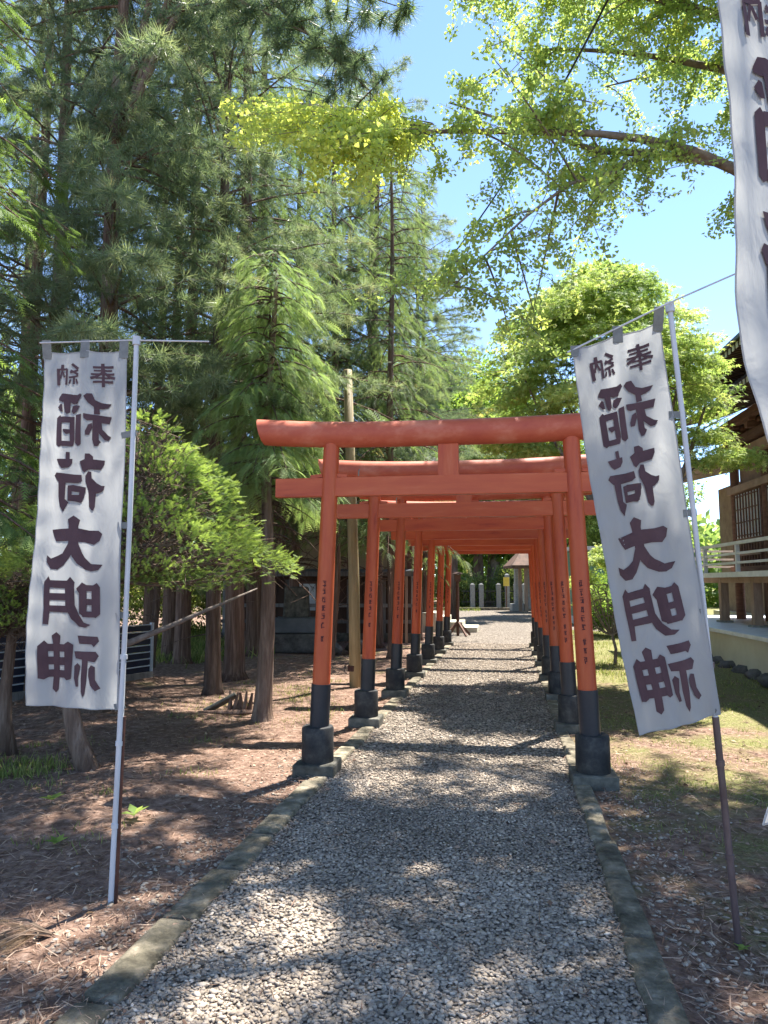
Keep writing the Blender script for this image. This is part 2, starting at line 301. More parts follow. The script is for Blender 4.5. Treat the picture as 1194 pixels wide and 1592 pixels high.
# pebbles ------------------------------------------------------------
def icosa():
    p = (1+5**.5)/2; V = np.array([(-1, p, 0), (1, p, 0), (-1, -p, 0), (1, -p, 0), (0, -1, p), (0, 1, p), (0, -1, -p), (0, 1, -p), (p, 0, -1), (p, 0, 1), (-p, 0, -1), (-p, 0, 1)], float)
    F = np.array([(0, 11, 5), (0, 5, 1), (0, 1, 7), (0, 7, 10), (0, 10, 11), (1, 5, 9), (5, 11, 4), (11, 10, 2), (10, 7, 6), (7, 1, 8), (3, 9, 4), (3, 4, 2), (3, 2, 6), (3, 6, 8), (3, 8, 9), (4, 9, 5), (2, 4, 11), (6, 2, 10), (8, 6, 7), (9, 8, 1)])
    return nrm(V), F
def pebbles():
    n1, n2, n3 = 56000, 26000, 2600
    s = np.concatenate([-3.6+3.9*rs.rand(n1)**1.25, -.3+12.8*rs.rand(n2)**1.5, rs.uniform(-3.6, .6, n3)])
    t = np.concatenate([np.clip(rs.normal(0, 1.4, n1+n2)*0+rs.uniform(-.97, .945, n1+n2), -.97, .945), np.sign(rs.rand(n3)-.5)*(1.06+np.abs(rs.normal(0, .28, n3)))])
    n = len(s); r = np.abs(rs.normal(.0040, .0030, n))+.0034; r[n1:n1+n2] = r[n1:n1+n2]*1.25+.0012*np.maximum(0, s[n1:n1+n2])*.5; r[n1+n2:] *= 1.15
    P = PO[None]+s[:, None]*PA+t[:, None]*PN; z = np.concatenate([rs.uniform(.003, .014, n1+n2), rs.uniform(-.002, .006, n3)])
    z = z+hgt(P[:, 0], P[:, 1])
    # one slightly unbalanced stone shape, several variants
    parts = []
    V0, F0 = icosa()
    for k in range(6):
        m = np.where(s > -1.7, 3+np.arange(n) % 3, np.arange(n) % 3) == k; V = V0*np.array([1.25+.3*rs.rand(), .95, .42+.15*rs.rand()])*(1+rs.uniform(-.14, .14, (12, 1)))
        nn = m.sum(); D = np.stack([np.cos(a := rs.uniform(0, 6.28, nn)), np.sin(a), rs.normal(0, .2, nn)], -1)
        tt = np.clip(rs.normal(.47, .19, nn)+(.12*np.sin(P[m, 0]*5+P[m, 1]*2.3)*np.sin(P[m, 1]*3.1-P[m, 0])+.08*np.sin(P[m, 0]*11+1)*np.sin(P[m, 1]*9)), 0, 1)
        if k > 2:
            V = np.array([(1.3, .1, 0), (.1, .95, .05), (-1.2, -.1, 0), (-.1, -1, 0), (0, .1, .55), (0, 0, -.5)])*(1+rs.uniform(-.15, .15, (6, 1))); F1 = np.array([(0, 1, 4), (1, 2, 4), (2, 3, 4), (3, 0, 4), (1, 0, 5), (2, 1, 5), (3, 2, 5), (0, 3, 5)])
        else: F1 = F0
        parts.append(scatter((V, F1), np.column_stack([P[m], z[m]]), D, r[m], roll=.25, tint=tt))
    V, F, T = join(parts)
    o = link('gravel_pebbles', fastmesh('gravel_pebbles', V, F, L_peb, T, smooth=True)); tag(o, 'loose grey rounded pebbles covering the path under the gates', 'gravel', kind='stuff')
pebbles()
# litter and grass ------------------------------------------------------
def litter():
    n = 62000; x = np.concatenate([rs.uniform(-5, 3.4, n), rs.uniform(-7, 6, n//2)]); y = np.concatenate([2.4+rs.rand(n)**1.6*8, rs.uniform(5, 15, n//2)])
    s, t = st_of(x, y); k = (np.abs(t) > 1.1) | ((np.abs(t) > .85) & (rs.rand(len(x)) < .3)) | (rs.rand(len(x)) < .035); x, y = x[k], y[k]; n = len(x)
    a = rs.uniform(0, 6.28, n); D = np.stack([np.cos(a), np.sin(a), rs.normal(0, .12, n)], -1)
    T = (np.array([(0, -.035, 0), (1, 0, .03), (0, .035, 0), (-.3, 0, 0)]), np.array([(0, 1, 2), (0, 2, 3)]))
    big = rs.rand(n) < .06
    P = np.column_stack([x, y, hgt(x, y)+np.where(np.abs(st_of(x, y)[1]) < 1.12, .026, rs.uniform(.003, .012, n))])
    A = scatter(T, P[~big], D[~big], rs.uniform(.03, .09, (~big).sum()), roll=.3)
    T2 = (np.array([(0, 0, 0), (.5, -.32, .06), (1, 0, .0), (.5, .32, .1)]), np.array([(0, 1, 2), (0, 2, 3)]))
    B = scatter(T2, P[big], D[big], rs.uniform(.02, .05, big.sum()), roll=.4)
    V, F, t = join([A, B]); o = link('needle_litter', fastmesh('needle_litter', V, F, L_lit, t)); tag(o, 'dry brown needles and fallen leaf scraps lying on the bare soil', 'leaf litter', kind='stuff')
litter()
def grass():
    def blades(cx, cy, sd_, n, h):
        x = cx+rs.normal(0, sd_, n); y = cy+rs.normal(0, sd_*.7, n); s, t = st_of(x, y); k = np.abs(t) > 1.15; x, y = x[k], y[k]; n = len(x)
        D = np.stack([rs.normal(0, .35, n), rs.normal(0, .35, n), np.ones(n)], -1)
        T = (np.array([(0, -.06, 0), (0, .06, 0), (.6, .035, .08), (.6, -.035, .08), (1, 0, .22)]), np.array([(0, 1, 2), (0, 2, 3), (3, 2, 4)]))
        a = rs.uniform(0, 6.28, n); U = np.stack([np.cos(a), np.sin(a), a*0], -1)
        return scatter(T, np.column_stack([x, y, hgt(x, y)-.003]), D, rs.uniform(.5, 1.2, n)*h, up=U, roll=.1)
    Pt = []
    for i in range(70): Pt.append(blades(rn(1.7, 5.5), rn(4.2, 11), rn(.08, .3), 110, .04))
    for i in range(90): Pt.append(blades(rn(3.2, 7.5), rn(11, 22), rn(.2, .6), 130, .07))
    for i in range(26): Pt.append(blades(rn(-4.5, -1.2), rn(3.6, 7), rn(.04, .16), 60, .05))
    for i in range(14): Pt.append(blades(rn(-3.6, -2.6), rn(5.7, 6.3), .12, 60, .09))
    for i in range(30): Pt.append(blades(rn(-2.2, -.6), rn(8, 12), rn(.08, .3), 80, .05))
    for i in range(60): Pt.append(blades(rn(-7, -3.6), rn(14, 22), rn(.3, .8), 140, .22))
    for i in range(60): Pt.append(blades(rn(2, 9), rn(39, 46), rn(.5, 1.2), 100, .2))
    V, F, t = join(Pt); o = link('grass', fastmesh('grass', V, F, L_grass, t)); tag(o, 'thin patchy grass and moss growing through the soil', 'grass', kind='stuff')
grass()
# ------------------------------------------------------------------ torii gates
TH = 2.62
def make_torii():
    r = empty('torii_gate', (0, 0, 0))
    for sx in (-1, 1):
        bx, tx = 1.06*sx, .965*sx
        def X(z): return bx+(tx-bx)*z/2.6
        f = MB().box((bx, 0, .025), (.33, .32, .15)).build('footing', M_foot, r, bevel=.015)
        MB().lathe([(.126, .095), (.128, .10), (.126, .355), (.120, .368), (.112, .372)], (bx, 0, 0), 32).build('stone_pier', M_pier, r, smooth=True)
        MB().tube([(X(.37), 0, .37), (X(.70), 0, .70)], .078, 24).build('black_sleeve', M_black, r, smooth=True)
        p = MB().tube([(X(z), 0, z) for z in (.695, 1.2, 1.8, 2.66)], [.071, .070, .068, .066], 24).build('post', M_red, r, smooth=True)
        # brushed donor inscription: one column of small marks on the face towards the visitor
        ins = MB(); z = 1.52
        for c in range(9 if sx > 0 else 7):
            hh = .048
            for k in range(5):
                hor = k in (0, 1, 3); ac = .1 if sx < 0 else -.08
                a0, z0 = (ac+rn(-.03, .03), z-hh*k/4+rn(-.003, .003)) if hor else (ac+rn(-.14, .14), z-rn(0, .012))
                da, dz = (rn(.22, .42), rn(-.002, .003)) if hor else (rn(-.08, .08), -rn(.022, .042))
                th = .0031
                pts = []
                for q in (0, .5, 1):
                    an = a0+da*(q-.5); zz = z0+dz*q; rr = .0722
                    pts.append(Vector((X(zz)+rr*math.sin(an), -rr*math.cos(an), zz)))
                for q in (0, 1):
                    o_ = Vector((0, 0, th)) if hor else Vector((th*1.2, 0, 0)); ins.quad(pts[q]-o_, pts[q+1]-o_, pts[q+1]+o_, pts[q]+o_)
            z -= .066 if c != 5 else .11
        ins.build('inscription', M_inkp, p)['kind'] = 'stuff'
    # kasagi: one round lintel log with gently raised, slant-cut ends
    n = 20; xs = [-1.56+3.12*i/32 for i in range(33)]; pts = [(x, 0, TH+.095+.05*abs(x/1.56)**3) for x in xs]
    k = MB().tube(pts, [.105*(1+.04*abs(x/1.56)**2) for x in xs], 28)
    for i in range(28):                      # slant the end cuts outward at the top
        for e, sgn in ((0, -1), (32, 1)):
            v = k.v[e*28+i]; k.v[e*28+i] = (v[0]+sgn*(v[2]-TH-.12)*.35, v[1], v[2])
    k.build('kasagi_lintel', M_redtop, r, smooth=True)
    MB().box((0, 0, 2.285), (2.86, .075, .155)).build('nuki_tie_beam', M_redh, r, bevel=.004)
    MB().box((0, 0, 2.50), (.165, .07, .30)).build('gakuzuka_strut', M_red, r, bevel=.004)
    for sx in (-1, 1):
        for q in (-1, 1):                    # wedges driven in where the tie beam passes each post
            MB().box((sx*(.982)+q*.105, 0, 2.378), (.10, .05, .03), rot=Matrix.Rotation(q*.10, 3, 'Y')).build('wedge', M_redh, r, bevel=.003)
    MB().tube([(-.72, -.05, 2.42), (-.72, -.085, 2.40), (-.72, -.09, 2.36)], .006, 8).build('hook', M_woodl, r, smooth=True)
    return r
proto = make_torii()
ordn = ['first vermilion torii of the row, closest to the white banners', 'second vermilion torii, its lintel showing just below the first lintel', 'third vermilion torii from the banners, beside the tan log post',
        'fourth vermilion torii from the banners, middle one of the row', 'fifth vermilion torii from the banners, third before the far end', 'sixth vermilion torii, last but one at the far end of the row', 'last vermilion torii, seventh, framing the view of the court']
for i in range(7):
    o = proto if i == 0 else copy_tree(proto)
    q = pp(i*1.945, 0); o.location = (q.x, q.y, 0); o.rotation_euler = (0, 0, -R(9.2)+rn(-.012, .012) if i else -R(8.6))
    tag(o, ordn[i], 'torii', 'vermilion torii gates standing in a row over the gravel path')
# ------------------------------------------------------------------ banners
def A(pts): return [(60+x/7.96, 540+y/7.96) for x, y in pts]
def B(pts): return [(50+x/7.96, 700+y/7.96) for x, y in pts]
def Cc(pts): return [(40+x/6.631, 870+y/6.631) for x, y in pts]
def stroke(pts, w_, conv=A):
    pts = [Vector(p) for p in pts]; Lf, Rt = [], []
    for i, p in enumerate(pts):
        d = (pts[min(i+1, len(pts)-1)]-pts[max(i-1, 0)]).normalized(); nn = Vector((-d.y, d.x)); k = w_/2*(1.0 if i else .85)
        Lf.append(p+nn*k); Rt.append(p-nn*k)
    return conv([tuple(q) for q in Lf+Rt[::-1]])
hou = [stroke(p, w_*1.12) for p, w_ in [([(675, 255), (935, 250)], 32), ([(685, 300), (915, 300)], 24), ([(650, 350), (945, 350)], 27), ([(800, 200), (805, 350)], 44), ([(795, 330), (720, 382), (645, 405)], 32), ([(820, 330), (880, 387), (955, 410)], 32), ([(710, 402), (890, 404)], 22), ([(675, 452), (930, 455)], 28), ([(808, 360), (805, 520)], 32)]]
nou = [stroke(p, w_*1.2) for p, w_ in [([(220, 262), (225, 490)], 36), ([(340, 275), (335, 490)], 25), ([(215, 275), (345, 275)], 26), ([(278, 205), (275, 290)], 38), ([(275, 290), (245, 400)], 22), ([(282, 300), (310, 390)], 20), ([(400, 200), (480, 275)], 32), ([(480, 290), (378, 322)], 26), ([(385, 290), (480, 352)], 26), ([(482, 368), (365, 395)], 24), ([(425, 380), (425, 480)], 23), ([(385, 420), (370, 475)], 20), ([(455, 410), (472, 475)], 22)]]
ina = [A(p) for p in [
 [(560, 640), (600, 605), (665, 605), (705, 690), (780, 725), (905, 735), (860, 785), (800, 800), (755, 805), (760, 870), (690, 870), (690, 780), (610, 720)],
 [(555, 860), (720, 880), (905, 895), (870, 985), (770, 975), (700, 945), (600, 950), (560, 925)],
 [(670, 930), (770, 950), (775, 1040), (735, 1080), (735, 1190), (755, 1215), (715, 1270), (680, 1270), (660, 1190)],
 [(660, 980), (665, 1040), (620, 1130), (570, 1130), (570, 1080), (610, 1000)],
 [(760, 980), (780, 1060), (850, 1130), (890, 1150), (850, 1195), (800, 1190), (730, 1100), (730, 1030)],
 [(240, 660), (280, 605), (480, 625), (525, 605), (540, 640), (490, 710), (480, 740), (420, 740), (385, 715), (290, 715), (235, 690)],
 [(305, 700), (390, 700), (385, 850), (345, 875), (325, 850)], [(225, 780), (270, 735), (290, 750), (300, 840), (270, 840)],
 [(415, 770), (465, 755), (520, 770), (470, 840), (430, 870), (400, 840)], [(210, 920), (260, 885), (285, 920), (285, 1270), (240, 1290), (205, 1260)],
 [(280, 905), (440, 905), (440, 975), (280, 985)], [(378, 960), (440, 905), (440, 1200), (420, 1270), (380, 1280), (375, 1100)],
 [(280, 1215), (420, 1215), (410, 1280), (280, 1280)], [(300, 1065), (380, 1065), (380, 1110), (335, 1130), (300, 1090)],
 [(460, 880), (530, 870), (515, 1250), (480, 1275), (445, 1240)]]]
nik = [B(p) for p in [
 [(410, 80), (455, 80), (455, 168), (410, 168)], [(300, 170), (490, 165), (485, 220), (445, 270), (360, 285), (325, 240)],
 [(575, 190), (635, 160), (640, 90), (700, 90), (745, 130), (745, 165), (875, 170), (870, 220), (825, 290), (680, 290), (620, 330), (600, 300)],
 [(265, 380), (295, 340), (500, 360), (590, 360), (595, 440), (550, 465), (400, 465), (310, 450)],
 [(320, 440), (405, 460), (395, 670), (440, 710), (375, 830), (335, 760), (320, 640)],
 [(430, 500), (490, 490), (645, 515), (640, 580), (560, 575), (430, 570)], [(430, 560), (475, 560), (475, 620), (430, 620)],
 [(430, 615), (560, 610), (600, 690), (570, 710), (520, 695), (430, 690)], [(560, 570), (645, 530), (620, 640), (590, 690), (555, 620)],
 [(680, 310), (720, 320), (725, 400), (780, 460), (830, 490), (875, 490), (860, 545), (800, 585), (770, 590), (760, 760), (740, 805), (715, 800), (690, 760), (680, 560), (640, 440), (640, 370)]]]
dai = [B([(435, 920), (495, 870), (570, 925), (550, 1000), (555, 1260), (440, 1260), (445, 1000)]),
 B([(245, 1055), (440, 1035), (560, 1030), (700, 1055), (815, 1055), (860, 1095), (830, 1180), (760, 1230), (640, 1200), (440, 1190), (300, 1200), (270, 1140)]),
 [(105, 854), (120, 854), (112, 866), (108.6, 873), (100.3, 886.6), (91.3, 894), (80, 893.4), (73.9, 883.6), (73.5, 872.3), (80, 877.5), (91.3, 873), (98, 869)],
 [(105, 854), (120, 854), (126, 868), (130.5, 874.5), (142.5, 884.3), (159.9, 885), (153, 893.4), (142.5, 895.6), (132, 893.4), (118.4, 884.3), (110.9, 873.8)]]
myo = [Cc(p) for p in [
 [(205, 290), (245, 230), (265, 270), (262, 600), (250, 720), (200, 715), (205, 560)], [(262, 270), (430, 270), (460, 230), (500, 285), (495, 350), (262, 345)],
 [(415, 345), (497, 345), (500, 520), (540, 620), (600, 690), (680, 710), (620, 740), (540, 735), (470, 660), (440, 590), (420, 560)],
 [(262, 400), (420, 400), (420, 470), (262, 470)], [(262, 525), (430, 525), (440, 595), (262, 588)],
 [(512, 350), (570, 285), (630, 310), (635, 620), (570, 620), (540, 600), (540, 400)], [(690, 320), (740, 285), (772, 330), (778, 600), (730, 640), (690, 620)],
 [(620, 310), (700, 310), (700, 370), (620, 370)], [(620, 450), (700, 450), (700, 512), (620, 512)], [(565, 575), (740, 575), (730, 635), (580, 635)]]]
jin = [Cc(p) for p in [
 [(150, 940), (210, 880), (240, 915), (240, 1250), (200, 1275), (150, 1265)], [(410, 910), (440, 885), (485, 920), (470, 1260), (430, 1275), (410, 1250)],
 [(275, 830), (320, 795), (365, 830), (355, 920), (355, 1240), (345, 1370), (310, 1405), (270, 1370), (285, 1200), (285, 920)],
 [(230, 915), (420, 915), (420, 990), (230, 990)], [(230, 1045), (420, 1045), (420, 1125), (230, 1125)], [(230, 1175), (420, 1175), (420, 1250), (230, 1250)],
 [(525, 825), (755, 825), (770, 870), (715, 930), (690, 905), (545, 905)], [(495, 985), (740, 975), (770, 1015), (730, 1080), (640, 1070), (510, 1055)],
 [(585, 1060), (650, 1065), (640, 1250), (620, 1400), (600, 1435), (580, 1380), (575, 1250)], [(500, 1130), (535, 1100), (568, 1130), (545, 1250), (550, 1330), (525, 1335), (500, 1250)],
 [(660, 1150), (690, 1110), (735, 1125), (740, 1250), (785, 1335), (740, 1360), (690, 1310), (660, 1220)]]]
def norm_uv(poly):
    o = []
    for x, y in poly:
        v = (y-545)/557; o.append(((x-(65-20*v))/(133+5*v), v))
    return o
GLY = [[norm_uv(p) for p in gl] for gl in (hou, nou, ina, nik, dai, myo, jin)]
def refined(poly):
    bm = bmesh.new(); vs = [bm.verts.new((u*.45, v*1.8, 0)) for u, v in poly]
    for t in tessellate_polygon([[Vector((u*.45, v*1.8, 0)) for u, v in poly]]):
        try: bm.faces.new([vs[i] for i in t])
        except ValueError: pass
    for _ in range(3):
        e = [e for e in bm.edges if e.calc_length() > .03]
        if not e: break
        bmesh.ops.subdivide_edges(bm, edges=e, cuts=1); bmesh.ops.triangulate(bm, faces=bm.faces[:])
    bm.verts.index_update(); V = [(v.co.x/.45, v.co.y/1.8) for v in bm.verts]; F = [tuple(v.index for v in f.verts) for f in bm.faces if f.calc_area() > 1e-9]; bm.free(); return V, F
def _idx(V, F): return V, F
GR = []
for gl in GLY:
    L_ = []
    for p in gl:
        bm = None; L_.append(refined(p))
    GR.append(L_)
def banner(label, TL, TR, BL, BR, edge, phase, base, top, bar_a, bar_b, brown=0, stake=None, amp=.013):
    r = empty('nobori_banner', base); r0 = Vector(base)
    TL, TR, BL, BR = map(Vector, (TL, TR, BL, BR))
    def cl(u, v):
        a = TL.lerp(BL, v); b = TR.lerp(BR, v); p = a.lerp(b, u)
        e = edge(u, v)
        wv = amp*math.sin(7*u+5.5*v+phase)*(.4+v*.9)+amp*.55*math.sin(13*v+2.5*u+phase*2)+amp*.55*math.sin(19*u-4*v+phase)*(.3+v)+.004*math.sin(31*u+9*v+phase)*math.sin(5*v+phase)
        # small gathers along the side hung from the pole
        wv += .004*math.sin(v*70+phase)*max(0, .3-u)*2.5
        sag = .012*math.sin(math.pi*((u*2) % 1))*max(0, 1-v*12)
        return Vector((p.x+e[0], p.y+e[1]+wv, p.z-sag))-r0
    nu, nv = 28, 110; m = MB()
    m.v = [tuple(cl(i/nu, j/nv)) for j in range(nv+1) for i in range(nu+1)]
    m.f = [(j*(nu+1)+i, (j+1)*(nu+1)+i, (j+1)*(nu+1)+i+1, j*(nu+1)+i+1) for j in range(nv) for i in range(nu)]
    cloth = m.build('banner_cloth', M_cloth, r, smooth=True, sharp=180)
    k = 0
    for gl in GR:
        mm = MB()
        for V, F in gl:
            k += 1
            for sgn in (-1, 1):
                n = len(mm.v)
                for u, v in V:
                    p = cl(u, v); e = .004; du = cl(u+e, v)-cl(u-e, v); dv = cl(u, v+e)-cl(u, v-e); nn = du.cross(dv).normalized()
                    if nn.y > 0: nn = -nn
                    mm.v.append(tuple(p+nn*(-sgn)*(.0022+.00012*(k % 16))))
                mm.f += [tuple(n+i for i in f) for f in F]
        mm.build('printed_character', M_ink, cloth, smooth=False)['kind'] = 'stuff'
    # hem stitching
    for (u0, v0, u1, v1) in ((.0, 0, 0, 1), (0, 1, 1, 1), (1, 0, 1, 1), (0, 0, 1, 0)):
        pts = [cl(u0+(u1-u0)*t/60, v0+(v1-v0)*t/60) for t in range(61)]; MB().tube(pts, .0022, 6).build('hem', M_cloth, cloth, smooth=True)
    bT = Vector(top)-r0
    def PP(t): return Vector((0, 0, 0)).lerp(bT, t)+Vector((.008*math.sin(3*t), 0, 0))
    if brown:
        MB().tube([PP(t*brown/6) for t in range(7)], .0145, 14).build('lower_pole', M_brownpole, r, smooth=True)
        MB().tube([PP(brown*.98+t*(1-brown*.98)/10) for t in range(11)], .0115, 14).build('pole', M_pole, r, smooth=True)
    else: MB().tube([PP(t/12) for t in range(13)], [.0145]*5+[.0125]*8, 14).build('pole', M_pole, r, smooth=True)
    for t in (.13, .27, .42):
        MB().tube([PP(t-.004), PP(t+.004)], .0185, 14).build('pole_collar', M_pole if not brown else M_brownpole, r, smooth=True)
    MB().tube([PP(.992), PP(1.008)], .02, 12).build('pole_cap', M_pole, r, smooth=True)
    a, b = Vector(bar_a)-r0, Vector(bar_b)-r0; mid = a.lerp(b, .55)+Vector((0, 0, .01))
    MB().tube([a, mid, b], .0042, 8).build('crossbar', M_pole, r, smooth=True)
    ax = (b-a)
    for u in (.03, .5, .965):                # cloth loops round the crossbar
        c = cl(u, .0); c2 = cl(u, .022); t = max(0, min(1, (c.x-a.x)/ax.x)); q = a.lerp(b, t)+Vector((0, 0, .014)); h = .02
        MB().bar(c2, q, .044, .006, up=(0, 1, 0)).build('top_tab', M_tab, r)
    for v in (.245, .5, .75, .995):
        c = cl(.955, v); best = min((PP(i/200) for i in range(201)), key=lambda p: abs(p.z-c.z-.004)); d = (best-c)
        MB().bar(c, best+d.normalized()*.016, .003, .032).build('side_tab', M_tab, r)
    if stake:
        MB().tube([Vector(p)-r0 for p in stake], .009, 8).build('steel_stake', M_rust, r, smooth=True)
    tag(r, label, 'banner', 'white nobori banners on poles beside the path'); return r
z0 = lambda u, v: (0, 0)
P1 = at(212, 530, 3.5); b1 = Vector((-1.285, 3.51, 0))
banner('white prayer banner with reversed brush characters, beside the bare needle-covered ground', at(66, 545, 3.5), at(197, 545, 3.5), at(43, 1097, 3.5), at(184, 1103, 3.5),
       lambda u, v: (.012*math.sin(v*4.2+.4)*(1-u), 0), .6, b1, P1, at(62, 533, 3.5), at(325, 531, 3.5),
       stake=[b1+Vector((.022, 0, 0)), b1+Vector((.03, 0, .86))])
P2 = at(1041, 478, 3.1); b2 = Vector((1.475, 3.12, 0))
banner('white prayer banner leaning on a slanted pole, in front of the maple', at(890, 543, 3.12), at(1029, 497, 3.08), at(995, 1143, 3.12), at(1119, 1110, 3.1),
       lambda u, v: (-.018*math.sin(v*3.1)*(1-.5*u), .02*math.sin(v*3+u)), 2.1, b2, P2, at(882, 548, 3.12), at(1156, 420, 3.02), brown=.34, amp=.011)
def sst(a, b, x): x = max(0, min(1, (x-a)/(b-a))); return x*x*(3-2*x)
b3 = Vector((1.22, 1.72, 0)); P3 = Vector((1.17, 1.66, 3.12))
banner('close-up white banner cut by the picture edge, nearest to the viewer', at(1114, -75, 1.5), Vector((1.14, 1.62, 2.98)), at(1178, 1283, 1.5), Vector((1.18, 1.66, 1.02)),
       lambda u, v: ((1-u)*(.012*sst(.05, .3, v)+.10*sst(.42, .72, v)*(1-sst(.93, 1, v))), .0), 4.0, b3, P3, Vector((.74, 1.48, 2.99)), Vector((1.45, 1.76, 3.06)), amp=.012)
# ------------------------------------------------------------------ plants: leaf templates
def T_frond(n=10, spread=.36, w_=.055, droop=.25, three=False):
    V, F = [], []
    def tri(a, b, c): i = len(V); V.extend([a, b, c]); F.append((i, i+1, i+2))
    tri((0, -.012, 0), (0, .012, 0), (1, 0, -droop))
    for i in range(n):
        s = (i+.6)/n; z = -droop*s*s; L = spread*(1-.6*s)*(.85+.3*((i*7) % 5)/5)
        dirs = [(1, 0), (-1, 0)]+([(0, 1)] if three and i % 2 else [])
        for sy, sz in dirs:
            a = (s-w_/2, 0, z); b = (s+w_/2, 0, z); c = (s+L*.75, sy*L*.8, z+sz*L*.6-L*.22); tri(a, b, c)
    V = np.array(V, float); return V, np.array(F), V[:, 0]*.22-.12
def T_pine(n=26):
    V, F = [], []
    for i in range(n):
        th = math.acos(rn(.15, 1)); ph = rn(0, 6.28); d = Vector((math.cos(th), math.sin(th)*math.cos(ph), math.sin(th)*math.sin(ph))); L = rn(.75, 1.05); b = Vector((rn(-.25, .15), 0, 0))
        s = d.cross(Vector((rn(-1, 1), rn(-1, 1), rn(-1, 1)))).normalized()*.022; k = len(V)
        V += [tuple(b-s), tuple(b+s), tuple(b+d*L-Vector((0, 0, .06)))]; F.append((k, k+1, k+2))
    return np.array(V), np.array(F)
def T_ginkgo(n=6):
    V, F = [], []
    for i in range(n):
        a = 2.4*i+rn(-.3, .3); el = rn(-.7, .5); d = Vector((math.cos(a)*math.cos(el), math.sin(a)*math.cos(el), math.sin(el))); base = d*rn(.35, .7)
        s = d.cross(Vector((rn(-.6, .6), rn(-.6, .6), 1))).normalized(); q = len(V); L = rn(.55, .8)
        V += [tuple(base), tuple(base+d*L*.85-s*L*.6), tuple(base+d*L*.98), tuple(base+d*L*.82+s*L*.62)]
        F += [(q, q+1, q+2), (q, q+2, q+3)]
    return np.array(V), np.array(F)
def T_maple(n=4):
    V, F = [], []
    for i in range(n):
        c = Vector((rn(-1, 1), rn(-1, 1), rn(-.25, .25))); tilt = Matrix.Rotation(rn(-.5, .5), 3, 'X')@Matrix.Rotation(rn(-.1, .8), 3, 'Y')@Matrix.Rotation(rn(-.8, .8), 3, 'Z')
        for k, (an, L) in enumerate([(-1.9, .5), (-.95, .82), (0, 1), (.95, .82), (1.9, .5)]):
            d = Vector((math.cos(an), math.sin(an), 0)); s = Vector((-d.y, d.x, 0)); q = len(V)
            for p in (-s*.15+d*.1, d*L*1.05+Vector((0, 0, -.12)), s*.15+d*.1): V.append(tuple(c+tilt@p*.8))
            F += [(q, q+1, q+2)]
    return np.array(V), np.array(F)
def T_leafy(n=7):
    V, F = [], []
    for i in range(n):
        c = Vector((rn(-1, 1), rn(-1, 1), rn(-.8, .8))); d = Vector((rn(-1, 1), rn(-1, 1), rn(-.8, .3))).normalized(); s = d.cross(Vector((rn(-.5, .5), rn(-.5, .5), 1))).normalized(); q = len(V); L = rn(.4, .7)
        V += [tuple(c), tuple(c+d*L*.5-s*L*.33), tuple(c+d*L), tuple(c+d*L*.5+s*L*.33)]; F += [(q, q+1, q+2), (q, q+2, q+3)]
    return np.array(V), np.array(F)
F_sugi = T_frond(9, .34, .06, .35, True); F_hem = T_frond(12, .38, .045, .45); F_yew = T_frond(6, .45, .12, .05)
TP = T_pine(); TG = T_ginkgo(); TM = T_maple(); TL_ = T_leafy()
def bez(a, b, c, n=7):
    a, b, c = map(np.array, (a, b, c)); t = np.linspace(0, 1, n)[:, None]; return (1-t)**2*a+2*t*(1-t)*b+t*t*c
def trunk_mesh(H, r0, r1=.03, lean=(0, 0), wob=.03, n=14, flare=1.3, steps=22):
    m = MB(); pts, rad = [], []
    for i in range(steps+1):
        t = (i/steps)**1.4; z = H*t-.08; pts.append((lean[0]*t+wob*math.sin(t*9+H), lean[1]*t+wob*math.cos(t*7), z)); rad.append((r0+(r1-r0)*t)*(1+(flare-1)*math.exp(-z*5/ (.6+r0)) if z < 1.5 else 1))
    rad[0] *= 1.12; m.tube(pts, rad, n, jit=.05); return m
def conifer(H, z0, R0, rtop, dz, nb, droop, fs, dens, T, cols=(0, 1), prof=.8, el=.1, width=.35, seed=0, hang=.5, deadlow=0, roll=.35, twig=.014):
    """returns (branches MB, crown arrays, dead twig arrays) for a whorled conifer at the origin"""
    random.seed(seed); m = MB(); P, D, S, K = [], [], [], []; z = z0-deadlow
    while z < H-.3:
        t = max(0, (z-z0)/(H-z0)); dead = z < z0
        for k in range(nb):
            az = rn(0, 6.28); L = (rtop+(R0-rtop)*(1-t)**prof)*rn(.6, 1.15)
            if dead: L *= rn(.3, .7)
            zz = z+rn(-.5, .5)*dz; d = np.array([math.cos(az), math.sin(az), 0]); up = el*rn(.5, 1.5)
            a = np.array([0, 0, zz]); b = a+d*L*.5+np.array([0, 0, L*up]); c = a+d*L+np.array([0, 0, L*(up-droop*rn(.6, 1.3))])
            pts = bez(a, b, c); m.tube(pts, [twig*(.5+L*.5)*(1-.85*i/6)+.002 for i in range(7)], 4, caps=False)
            if dead:
                for q in range(3):
                    i = random.randrange(2, 6); e = pts[i]+np.array([rn(-.3, .3), rn(-.3, .3), rn(-.25, .05)])*L*.6; m.tube([pts[i], e], [.006, .002], 3, caps=False)
                continue
            nf = int(dens*L); s = np.array([-d[1], d[0], 0])
            for q in range(nf):
                u = rn(.12, 1)**.75; i = min(5, int(u*6)); p = pts[i]+(pts[i+1]-pts[i])*(u*6-i); off = rn(-1, 1)*width*L*(1.12-u)
                p = p+s*off+np.array([0, 0, -abs(off)*.25+rn(-.06, .03)]); dd = d*rn(.3, 1)+s*np.sign(off)*rn(.1, 1.1)+np.array([0, 0, -hang*rn(.2, 1.4)])
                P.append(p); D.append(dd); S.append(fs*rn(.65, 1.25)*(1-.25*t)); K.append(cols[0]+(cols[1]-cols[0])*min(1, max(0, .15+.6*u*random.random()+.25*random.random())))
        z += dz*rn(.7, 1.3)
    return m, scatter(T, np.array(P), np.array(D), np.array(S), roll=roll, tint=np.array(K))
